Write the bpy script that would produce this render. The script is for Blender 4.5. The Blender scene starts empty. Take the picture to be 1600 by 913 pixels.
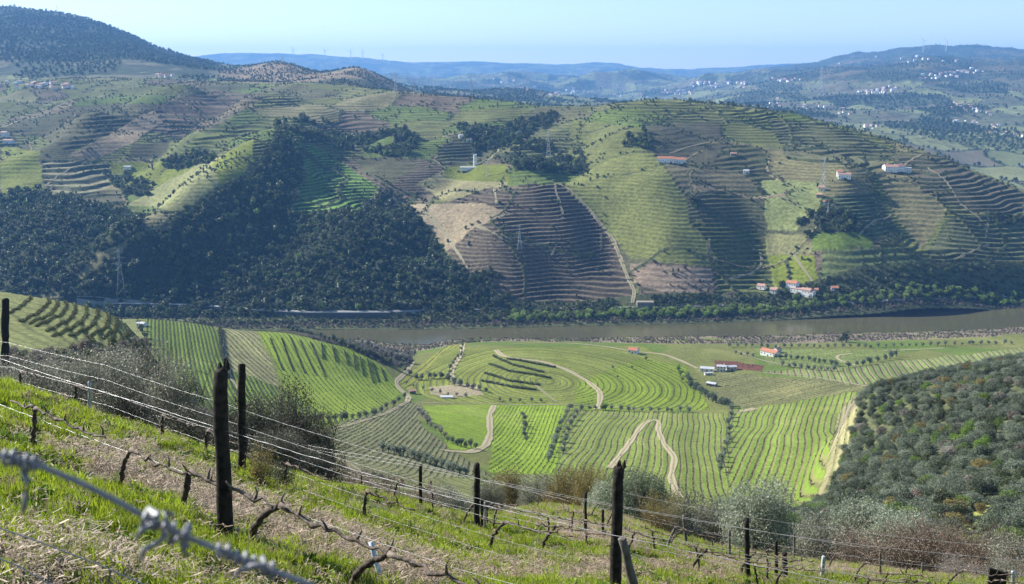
import bpy, math, random
import numpy as np
from math import radians, sin, cos, tan, pi

# ------------------------------------------------------------------ camera, sky, sun, exposure
S = bpy.context.scene
COL = S.collection
F = 1640.0            # focal length in pixels of the 1600 px wide photograph
PITCH = radians(11.66)
HC = 280.0            # camera height over the river
CP, SP = cos(PITCH), sin(PITCH)
SUN_AZ = radians(62)  # to the left of the view direction
SUN_EL = radians(32)

cam = bpy.data.objects.new('camera', bpy.data.cameras.new('camera'))
COL.objects.link(cam)
cam.location = (0, 0, HC)
cam.rotation_euler = (pi / 2 - PITCH, 0, 0)
cam.data.sensor_width = 36.0
cam.data.lens = F / 1600 * 36
cam.data.clip_start = 0.05
cam.data.clip_end = 60000
cam.data.dof.use_dof = True
cam.data.dof.focus_distance = 18.0
cam.data.dof.aperture_fstop = 8.0
S.camera = cam

world = bpy.data.worlds.new('World')
S.world = world
world.use_nodes = True
wt = world.node_tree
bg = wt.nodes['Background']
sky = wt.nodes.new('ShaderNodeTexSky')
sky.sky_type = 'NISHITA'
sky.sun_disc = False
sky.sun_elevation = SUN_EL
sky.sun_rotation = -SUN_AZ
sky.altitude = 300
sky.air_density = 0.8
sky.dust_density = 0.3
sky.ozone_density = 1.1
wt.links.new(sky.outputs[0], bg.inputs[0])
bg.inputs[1].default_value = 0.085

sun = bpy.data.objects.new('sun', bpy.data.lights.new('sun', 'SUN'))
COL.objects.link(sun)
sun.data.energy = 5.0
sun.data.angle = radians(0.5)
sun.data.color = (1.0, 0.95, 0.86)
sun.rotation_euler = (pi / 2 - SUN_EL, 0, SUN_AZ + pi)

S.view_settings.view_transform = 'Standard'
S.view_settings.look = 'None'
S.view_settings.exposure = 1.12
S.view_settings.gamma = 1
S.render.engine = 'CYCLES'
S.cycles.max_bounces = 5
S.cycles.diffuse_bounces = 2
S.cycles.glossy_bounces = 2
S.cycles.transmission_bounces = 3
S.cycles.volume_bounces = 0
S.cycles.transparent_max_bounces = 8
S.cycles.use_denoising = True

rng = np.random.default_rng(7)
R = random.Random(11)

# ------------------------------------------------------------------ small maths
def ray(px, py):
    a = (np.asarray(px, float) - 800) / F
    b = (456.5 - np.asarray(py, float)) / F
    y = CP + b * SP
    return a / y, (SP - b * CP) / y          # U = X/Y, S = (HC-Z)/Y

def proj(U, Sl):
    d = CP + SP * Sl
    return 800 + F * U / d, 456.5 - F * (SP - CP * Sl) / d

def sm(a, b, x):
    t = np.clip((x - a) / (b - a), 0, 1)
    return t * t * (3 - 2 * t)

def vnoise(x, y, seed=0):
    xi = np.floor(x).astype(np.int64); yi = np.floor(y).astype(np.int64)
    fx = x - xi; fy = y - yi
    fx = fx * fx * (3 - 2 * fx); fy = fy * fy * (3 - 2 * fy)
    def h(a, b):
        n = (a * 374761393 + b * 668265263 + seed * 1442695041) & 0xffffffff
        n = ((n ^ (n >> 13)) * 1274126177) & 0xffffffff
        n = ((n ^ (n >> 16)) * 2246822519) & 0xffffffff
        return ((n ^ (n >> 15)) & 0xffff) / 65535.0
    return (h(xi, yi) * (1 - fx) + h(xi + 1, yi) * fx) * (1 - fy) + (h(xi, yi + 1) * (1 - fx) + h(xi + 1, yi + 1) * fx) * fy

def fbm(x, y, seed=0, octv=3):
    v = 0; a = 1; t = 0
    for i in range(octv):
        v = v + a * (vnoise(x * 2 ** i + 17.3 * i, y * 2 ** i - 9.1 * i, seed + i) - 0.5)
        t += a; a *= 0.5
    return v / t * 2          # about -1..1

def cell(x, y, seed=0):
    """Voronoi: id hash of the nearest jittered cell and distance to the border"""
    xi = np.floor(x).astype(np.int64); yi = np.floor(y).astype(np.int64)
    d1 = np.full(x.shape, 9.0); d2 = np.full(x.shape, 9.0); hid = np.zeros(x.shape)
    for dx in (-1, 0, 1):
        for dy in (-1, 0, 1):
            cx = (xi + dx); cy = (yi + dy)
            def h(k):
                n = (cx * 73856093 + cy * 19349663 + (seed + k) * 83492791) & 0xffffffff
                n = ((n ^ (n >> 13)) * 1274126177) & 0xffffffff
                n = ((n ^ (n >> 16)) * 2246822519) & 0xffffffff
                return ((n ^ (n >> 15)) & 0xffff) / 65535.0
            d = np.hypot(cx + 0.15 + 0.7 * h(1) - x, cy + 0.15 + 0.7 * h(2) - y)
            i1 = d < d1
            d2 = np.where(i1, d1, np.minimum(d2, d)); d1 = np.where(i1, d, d1)
            hid = np.where(i1, h(3), hid)
    return hid, d2 - d1

def pchip(xk, yk, x):
    h = np.diff(xk); dl = np.diff(yk) / h
    d = np.zeros_like(yk)
    w1 = 2 * h[1:] + h[:-1]; w2 = h[1:] + 2 * h[:-1]
    ok = dl[:-1] * dl[1:] > 0
    with np.errstate(divide='ignore', invalid='ignore'):
        hm = (w1 + w2) / (w1 / dl[:-1] + w2 / dl[1:])
    d[1:-1] = np.where(ok, hm, 0)
    d[0] = dl[0]; d[-1] = dl[-1]
    i = np.clip(np.searchsorted(xk, x) - 1, 0, len(xk) - 2)
    t = (x - xk[i]) / h[i]
    return ((2 * t ** 3 - 3 * t * t + 1) * yk[i] + (t ** 3 - 2 * t * t + t) * h[i] * d[i]
            + (-2 * t ** 3 + 3 * t * t) * yk[i + 1] + (t ** 3 - t * t) * h[i] * d[i + 1])

# ------------------------------------------------------------------ the lie of the land: depth curves across the view
# each curve: list of (px, py, distance) ; distance None means "where it meets height z"
def curve(pts, z=None):
    U, Sl, L = [], [], []
    for p in pts:
        u, s = ray(p[0], p[1])
        Y = (HC - z) / s if z is not None else p[2]
        U.append(float(u)); Sl.append(float(s)); L.append(math.log(Y))
    return np.array(U), np.array(Sl), np.array(L)

def near_curve(Y):
    px = [-500, 0, 345, 560, 745, 963, 1165, 1600, 2100]
    k = [.17, .212, .285, .33, .372, .385, .43, .44, .46]
    U = [(p - 800) / F / (CP - .2 * SP) for p in px]
    return np.array(U), np.array([1.75 / Y + q for q in k]), np.full(len(px), math.log(Y))

K1 = [(-400, 130, 3000), (0, 127, 3000), (200, 124, 2900), (340, 129, 2700), (450, 134, 2600), (560, 135, 2500), (640, 149, 2350),
      (740, 154, 2200), (850, 166, 2100), (960, 165, 2050), (1060, 157, 2000), (1150, 163, 1950), (1250, 180, 1900), (1300, 195, 1850),
      (1370, 212, 1800), (1450, 241, 1720), (1520, 268, 1650), (1600, 299, 1580), (1750, 370, 1480), (2000, 430, 1420)]
CURVES = [near_curve(.6), near_curve(1.3), near_curve(3), near_curve(7), near_curve(13),
    curve([(-400, 560, 19), (0, 599, 19), (130, 640, 20), (300, 700, 21), (420, 738, 21), (520, 765, 23), (640, 792, 27), (745, 815, 30), (850, 790, 50), (960, 805, 48), (1060, 845, 38), (1200, 872, 38), (1400, 896, 38), (1600, 914, 38), (2100, 950, 36)]),
    curve([(-400, 590, 32), (0, 625, 32), (130, 668, 32), (300, 728, 33), (420, 765, 34), (520, 790, 36), (640, 812, 40), (745, 830, 45), (850, 822, 72), (960, 838, 70), (1060, 870, 58), (1200, 900, 56), (1400, 920, 56), (1600, 935, 55), (2100, 970, 55)]),
    curve([(-400, 570, 110), (0, 606, 110), (200, 640, 110), (300, 680, 110), (430, 745, 110), (520, 775, 110), (640, 800, 110), (800, 810, 120), (1000, 835, 120), (1250, 880, 110), (1600, 895, 110), (2100, 920, 110)]),
    curve([(-400, 500, 220), (0, 540, 220), (100, 560, 220), (200, 600, 220), (300, 650, 220), (430, 722, 220), (520, 742, 220), (640, 772, 220), (800, 795, 220), (1000, 818, 220), (1250, 822, 220), (1400, 775, 220), (1600, 735, 220), (2100, 680, 220)]),
    curve([(-400, 410, 350), (-200, 430, 350), (0, 452, 350), (100, 470, 345), (170, 487, 340), (210, 515, 335), (250, 570, 340), (300, 640, 350), (430, 700, 350), (520, 715, 350), (640, 745, 350), (800, 770, 350), (1000, 795, 350), (1250, 790, 350), (1300, 740, 350), (1400, 660, 350), (1500, 612, 350), (1600, 580, 350), (2100, 500, 350)]),
    curve([(-400, 430, 440), (0, 475, 440), (170, 520, 440), (230, 590, 450), (300, 625, 450), (400, 655, 450), (520, 680, 450), (640, 705, 450), (800, 740, 450), (1000, 768, 450), (1250, 785, 440), (1300, 690, 430), (1350, 612, 430), (1450, 587, 430), (1600, 562, 430), (2100, 480, 430)]),
    curve([(-400, 540, 600), (0, 550, 600), (170, 565, 600), (230, 592, 600), (300, 600, 600), (430, 625, 600), (520, 643, 600), (640, 658, 600), (800, 690, 600), (1000, 697, 600), (1200, 702, 600), (1300, 680, 600), (1400, 668, 600), (1500, 658, 600), (1600, 650, 600), (2100, 640, 600)]),
    curve([(-400, 525, 750), (0, 530, 750), (170, 535, 750), (230, 540, 750), (300, 550, 750), (430, 572, 750), (520, 592, 750), (640, 625, 750), (800, 639, 750), (1000, 640, 750), (1200, 640, 750), (1350, 620, 750), (1500, 610, 750), (1600, 600, 750), (2100, 590, 750)]),
    curve([(-400, 505, 900), (0, 503, 900), (230, 495, 900), (300, 501, 900), (340, 510, 900), (400, 516, 900), (450, 520, 900), (520, 536, 900), (600, 560, 900), (640, 577, 900), (700, 573, 900), (800, 567, 900), (900, 573, 900), (1100, 580, 900), (1300, 572, 900), (1500, 566, 900), (1600, 560, 900), (2100, 550, 900)]),
    curve([(-400, 512, 1000), (0, 510, 1000), (230, 505, 1000), (400, 519, 1000), (480, 527, 1000), (560, 541, 1000), (640, 553, 1000), (740, 539, 1000), (850, 537, 1000), (1000, 543, 1000), (1200, 548, 1000), (1400, 544, 1000), (1600, 538, 1000), (2100, 530, 1000)]),
    curve([(-400, 528), (0, 528), (400, 528), (480, 526), (560, 531), (640, 541), (740, 529), (900, 529), (1200, 525), (1400, 520), (1500, 517), (1600, 512), (2100, 500)], z=1.2),
    curve([(-400, 516), (0, 515), (400, 514), (480, 513), (700, 512), (900, 507), (1000, 505), (1100, 503), (1200, 499), (1300, 494), (1400, 490), (1500, 485), (1600, 480), (2100, 465)], z=1.2),
    curve([(-400, 474), (0, 474), (200, 474), (290, 475), (400, 484), (480, 488), (600, 488), (700, 485), (850, 481), (1000, 482), (1150, 478), (1300, 473), (1400, 470), (1500, 465), (1600, 461), (2100, 450)], z=9),
    curve([(-400, 400, 1340), (0, 400, 1360), (100, 410, 1340), (200, 400, 1330), (500, 400, 1310), (800, 400, 1310), (1100, 400, 1320), (1400, 400, 1330), (1600, 405, 1330), (2000, 442, 1300)]),
    curve([(-400, 310, 1560), (0, 310, 1580), (200, 315, 1540), (400, 300, 1500), (800, 300, 1480), (1100, 300, 1480), (1400, 305, 1480), (1500, 320, 1450), (1600, 350, 1420), (2000, 438, 1340)]),
    curve([(-400, 210, 2050), (0, 215, 2050), (200, 215, 2000), (400, 205, 1900), (800, 210, 1780), (1100, 205, 1760), (1250, 220, 1720), (1400, 250, 1640), (1500, 290, 1540), (1600, 320, 1490), (2000, 434, 1380)]),
    curve(K1),
    curve([(p[0], p[1] + (14 if p[0] < 600 else 30), p[2] + 450) if p[0] > 600 else (p[0], p[1] - 3, p[2] + 250) for p in K1[:-2]] + [(2000, 415, 1700)]),
    curve([(-400, 90, 3700), (0, 95, 3700), (200, 100, 3600), (340, 118, 3500), (450, 120, 3300), (560, 120, 3200), (640, 175, 3200), (900, 200, 3000), (1200, 232, 2800), (1370, 238, 2700), (1450, 262, 2500), (1520, 290, 2400), (1600, 312, 2250), (2000, 370, 2100)]),
    curve([(-400, 40, 6000), (0, 13, 6000), (60, 20, 6000), (100, 26, 5900), (160, 42, 5700), (210, 58, 5500), (250, 84, 5300), (300, 92, 5100), (350, 105, 4800), (400, 104, 4000), (425, 103, 3950), (440, 95, 3900), (455, 103, 3850), (490, 118, 3800), (525, 116, 3700), (556, 102, 3600), (585, 116, 3600), (600, 124, 3600), (650, 150, 3600), (900, 172, 3700), (1150, 185, 3600), (1300, 205, 3500), (1400, 204, 3500), (1500, 212, 3500), (1600, 216, 3400), (2000, 250, 3200)]),
    curve([(-400, 80, 7500), (0, 60, 7500), (250, 100, 7500), (350, 125, 7500), (440, 124, 7500), (560, 130, 7500), (660, 142, 7500), (740, 148, 7500), (850, 150, 7500), (950, 148, 7500), (1050, 148, 7500), (1150, 138, 7500), (1250, 126, 7500), (1350, 112, 7500), (1450, 102, 7500), (1600, 106, 7500), (2000, 120, 7500)]),
    curve([(-400, 110, 11500), (0, 110, 11500), (350, 112, 11500), (500, 118, 11500), (640, 122, 11500), (700, 124, 11500), (800, 114, 11500), (860, 126, 11500), (940, 116, 11500), (1000, 113, 11500), (1060, 121, 11500), (1120, 126, 11500), (1200, 107, 11500), (1280, 101, 11500), (1300, 95, 11500), (1330, 88, 11500), (1380, 80, 11500), (1430, 79, 11500), (1490, 76, 11500), (1530, 75, 11500), (1600, 80, 11500), (2000, 70, 11500)]),
    curve([(-400, 127, 14000), (2000, 127, 14000)]),
    curve([(-400, 95, 18500), (200, 95, 18500), (340, 86, 18500), (380, 82, 18500), (440, 84, 18500), (500, 88, 18500), (580, 91, 18500), (640, 98, 18500), (690, 99, 18500), (740, 97, 18500), (800, 98, 18500), (880, 101, 18500), (920, 98, 18500), (960, 99, 18500), (1020, 107, 18500), (1100, 109, 18500), (1180, 103, 18500), (1280, 98, 18500), (1400, 98, 18500), (2000, 98, 18500)]),
    curve([(-400, 108, 19300), (2000, 108, 19300)]),
]
YK1 = curve(K1)

Ub = np.linspace(-.78, .78, 313)
rows = np.unique(np.round(np.concatenate([
    np.exp(np.linspace(math.log(.6), math.log(60), 190)),
    np.exp(np.linspace(math.log(60), math.log(450), 150)),
    np.linspace(450, 1140, 270), np.linspace(1140, 2150, 540),
    np.exp(np.linspace(math.log(2150), math.log(5500), 250)),
    np.exp(np.linspace(math.log(5500), math.log(19300), 140))]), 4))
LY = np.log(rows)
base = np.zeros((len(rows), len(Ub)))
ks = np.array([np.interp(Ub, c[0], c[1]) for c in CURVES])
kl = np.array([np.interp(Ub, c[0], c[2]) for c in CURVES])
def smooth_u(a, n):
    k = np.hanning(n + 2)[1:-1]; k /= k.sum()
    p = np.pad(a, ((0, 0), (n // 2, n // 2)), mode='edge')
    return np.array([np.convolve(r, k, 'valid') for r in p])
ks = smooth_u(ks, 9); kl = smooth_u(kl, 9)
for j in range(len(Ub)):
    base[:, j] = pchip(kl[:, j], ks[:, j], LY)

Uc = np.concatenate([np.linspace(-.76, -.535, 40)[:-1], np.linspace(-.535, .535, 1040), np.linspace(.535, .76, 40)[1:]])
NU, NV = len(Uc), len(rows)
Sb = np.array([np.interp(Uc, Ub, base[i]) for i in range(NV)])
Yg = np.repeat(rows[:, None], NU, 1)
Xg = Uc[None, :] * Yg
Zg = HC - Yg * Sb
yk1 = np.exp(np.interp(Uc, YK1[0], YK1[2]))[None, :]
kNB = np.exp(np.interp(Uc, Ub, kl[15]))[None, :]
kFB = np.exp(np.interp(Uc, Ub, kl[16]))[None, :]

def at(px, py, ymin=0.0, lift=0.0):
    """the ground point seen at a pixel of the photograph, beyond ymin"""
    u, s = ray(px, py)
    j = np.clip(np.searchsorted(Uc, u), 1, NU - 1); t = (u - Uc[j - 1]) / (Uc[j] - Uc[j - 1])
    zc = Zg[:, j - 1] * (1 - t) + Zg[:, j] * t
    sl = (HC - zc) / rows
    ok = np.nonzero((sl <= s) & (rows >= ymin))[0]
    if len(ok) == 0: i = NV - 1
    else: i = max(ok[0], 1)
    a, b = sl[i - 1], sl[i]
    q = 1.0 if a <= s or rows[i - 1] < ymin else (a - s) / (a - b)
    Y = rows[i - 1] + (rows[i] - rows[i - 1]) * q
    z = zc[i - 1] + (zc[i] - zc[i - 1]) * q
    return np.array([u * Y, Y, z + lift])

def H(x, y):
    x = np.asarray(x, float); y = np.maximum(np.asarray(y, float), .61)
    u = np.clip(x / y, Uc[0], Uc[-1])
    j = np.clip(np.searchsorted(Uc, u), 1, NU - 1); i = np.clip(np.searchsorted(rows, y), 1, NV - 1)
    t = (u - Uc[j - 1]) / (Uc[j] - Uc[j - 1]); q = (y - rows[i - 1]) / (rows[i] - rows[i - 1])
    return ((Zg[i - 1, j - 1] * (1 - t) + Zg[i - 1, j] * t) * (1 - q) + (Zg[i, j - 1] * (1 - t) + Zg[i, j] * t) * q)

def seg_dist(X, Y, P):
    d = np.full(X.shape, 1e9)
    for a, b in zip(P[:-1], P[1:]):
        vx, vy = b[0] - a[0], b[1] - a[1]; L = vx * vx + vy * vy + 1e-9
        t = np.clip(((X - a[0]) * vx + (Y - a[1]) * vy) / L, 0, 1)
        d = np.minimum(d, np.hypot(X - a[0] - t * vx, Y - a[1] - t * vy))
    return d

# spurs and gullies of the far side
RIDGES = [([(440, 235), (380, 285), (290, 345), (200, 405), (130, 448)], 26, 60), ([(215, 328), (150, 385), (90, 440), (60, 465)], -16, 50),
          ([(860, 290), (800, 335), (770, 400), (770, 450)], 14, 80), ([(600, 290), (660, 345), (705, 405), (730, 460)], -16, 42),
          ([(885, 280), (935, 340), (985, 440)], -10, 34), ([(1200, 355), (1212, 400), (1215, 440)], -14, 40),
          ([(1395, 330), (1450, 395), (1475, 430)], -13, 38), ([(110, 243), (200, 190), (285, 155)], 28, 75),
          ([(60, 240), (150, 258), (240, 298)], -14, 50), ([(310, 240), (370, 190), (440, 150)], 18, 60), ([(240, 250), (300, 215), (350, 170)], -14, 45),
          ([(540, 350), (560, 400), (600, 450)], 12, 60), ([(450, 360), (440, 420), (430, 465)], -10, 45), ([(1000, 240), (1040, 300), (1080, 370)], 12, 70),
          ([(1330, 270), (1320, 330), (1330, 420)], 12, 60), ([(740, 220), (700, 260), (660, 280)], -14, 40), ([(910, 190), (900, 230), (890, 270)], -12, 40)]
far_i = np.nonzero((rows > 1150) & (rows < 3100))[0]
sl_ = slice(far_i[0], far_i[-1] + 1)
add = np.zeros_like(Zg[sl_])
for P, A, w in RIDGES:
    W = [at(p[0], p[1], 1200) for p in P]
    d = seg_dist(Xg[sl_], Yg[sl_], W)
    add += 1.35 * A * np.exp(-(d / w) ** 2 / 1.2)
fade = sm(kFB + 60, kFB + 190, Yg[sl_]) * (1 - sm(yk1 * .82, yk1 * .97, Yg[sl_]))
Zg[sl_] += add * fade
PX0 = 800 + F * (Xg / Yg) / CP
# relief at all sizes
dry = np.maximum(sm(kFB + 20, kFB + 160, Yg), 1 - sm(kNB - 160, kNB - 20, Yg))
farm = sm(1180, 1300, Yg) * (1 - sm(yk1 * .9, yk1 * 1.05, Yg))
Zg += farm * (fbm(Xg / 230, Yg / 260, 3, 3) * 32 + fbm(Xg / 60, Yg / 70, 8, 2) * 3.4)
Zg += sm(yk1 * .95, yk1 * 1.25, Yg) * fbm(Xg / 420, Yg / 420, 5, 4) * (16 + 26 * sm(3500, 6000, Yg)) * (1 - .5 * sm(13000, 18000, Yg)) * (1 + .9 * sm(5500, 9500, Yg))
Zg += sm(4300, 5600, Yg) * (1 - .7 * sm(8500, 11000, Yg)) * sm(500, 900, PX0) * (fbm(Xg / 900, Yg / 1500, 15, 3) * 95 - 10)
crest = sm(yk1 * .86, yk1, Yg) * (1 - sm(yk1, yk1 * 1.1, Yg))
Zg += crest * fbm(Xg / 120, Yg / 500, 13, 3) * 5
midm = sm(60, 200, Yg) * (1 - sm(1000, 1100, Yg))
Zg += midm * dry * (fbm(Xg / 150, Yg / 150, 21, 3) * 2.6 + fbm(Xg / 30, Yg / 30, 24, 2) * .35)
Zg += (1 - sm(30, 70, Yg)) * sm(1.5, 5, Yg) * (fbm(Xg / 1.6, Yg / 1.6, 31, 3) * .09 + fbm(Xg / 5, Yg / 5, 35, 2) * .12)
# the river bed
Zg = np.where((Yg > kNB) & (Yg < kFB), Zg - 3.2 * np.minimum(sm(kNB, kNB + 12, Yg), 1 - sm(kFB - 12, kFB, Yg)), Zg)
near_bank = (Yg > kNB - 120) & (Yg <= kNB + 12)
Zg = np.where(near_bank, Zg + fbm(Xg / 22, Yg / 9, 41, 3) * 1.3 * sm(kNB - 120, kNB - 20, Yg), Zg)

Sg = (HC - Zg) / Yg
PX, PY = proj(Xg / Yg, Sg)
run = np.minimum.accumulate(Sg, 0)
VIS = Sg <= run + .004

def inpoly(px, py, poly):
    c = np.zeros(px.shape, bool)
    xs = [p[0] for p in poly]; ys = [p[1] for p in poly]
    m = (px > min(xs) - 1) & (px < max(xs) + 1) & (py > min(ys) - 1) & (py < max(ys) + 1)
    x = px[m]; y = py[m]; cc = np.zeros(x.shape, bool)
    for i in range(len(poly)):
        x1, y1 = poly[i - 1]; x2, y2 = poly[i]
        if y1 == y2: continue
        k = ((y1 > y) != (y2 > y)) & (x < (x2 - x1) * (y - y1) / (y2 - y1) + x1)
        cc ^= k
    c[m] = cc
    return c

# a little wander so that no field border is ruler straight
wob = fbm(PX / 26, PY / 14, 51, 2)
wob2 = fbm(PX / 26 + 40, PY / 14 + 9, 53, 2)
QX = PX + wob * 4; QY = PY + wob2 * 2.2
wob3 = fbm(PX / 14, PY / 9, 55, 2); wob4 = fbm(PX / 14 + 31, PY / 9, 57, 2)
LFAR = (Yg > kFB - 4) & (Yg < yk1 * 1.06)
LMID = (Yg > 42) & (Yg <= kNB + 6)
LFG = Yg <= 42
LBACK = Yg >= yk1 * 1.06

CA = np.zeros(Xg.shape + (3,), np.float32); CB = np.zeros_like(CA)
ROWP = np.zeros(Xg.shape, np.float32); ROWA = np.zeros(Xg.shape, np.float32)
TSTEP = np.full(Xg.shape, 5.0, np.float32); TAMT = np.zeros(Xg.shape, np.float32)
KIND = np.zeros(Xg.shape, np.int8)     # 1 forest

def C(*c): return np.array(c, np.float32)
soil = C(.20, .145, .10); tan_ = C(.30, .245, .155); straw = C(.30, .25, .16); scrub = C(.075, .085, .040)
g_olive = C(.142, .155, .046); g_mid = C(.132, .190, .036); g_bright = C(.172, .248, .023); g_yel = C(.212, .250, .036)
forest = C(.030, .040, .018); vine_dk = C(.045, .060, .028); plum = C(.110, .108, .056); brown = C(.165, .125, .090)

def paint(mask, a, b=None, rowa=0.0, d=None, spacing=6.0, warp=0.0, contour=None, tamt=None, tstep=None, kind=0, arc=0.0):
    CA[mask] = a; CB[mask] = a if b is None else b
    ROWA[mask] = rowa
    if contour: ROWP[mask] = ((Zg + warp * fbm(Xg / 120, Yg / 120, 61, 2)) / contour)[mask]
    elif d is not None:
        p, q = at(*d[0]), at(*d[1])
        v = (q - p)[:2]; v /= np.hypot(*v); n = (-v[1], v[0])
        c = (Xg * n[0] + Yg * n[1]); al = Xg * v[0] + Yg * v[1] - (p[0] * v[0] + p[1] * v[1])
        ROWP[mask] = ((c + warp * fbm(Xg / 90, Yg / 90, 62, 2) + arc * (al / 100) ** 2) / spacing)[mask]
    if tamt is not None: TAMT[mask] = tamt
    if tstep: TSTEP[mask] = tstep
    KIND[mask] = kind

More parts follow.
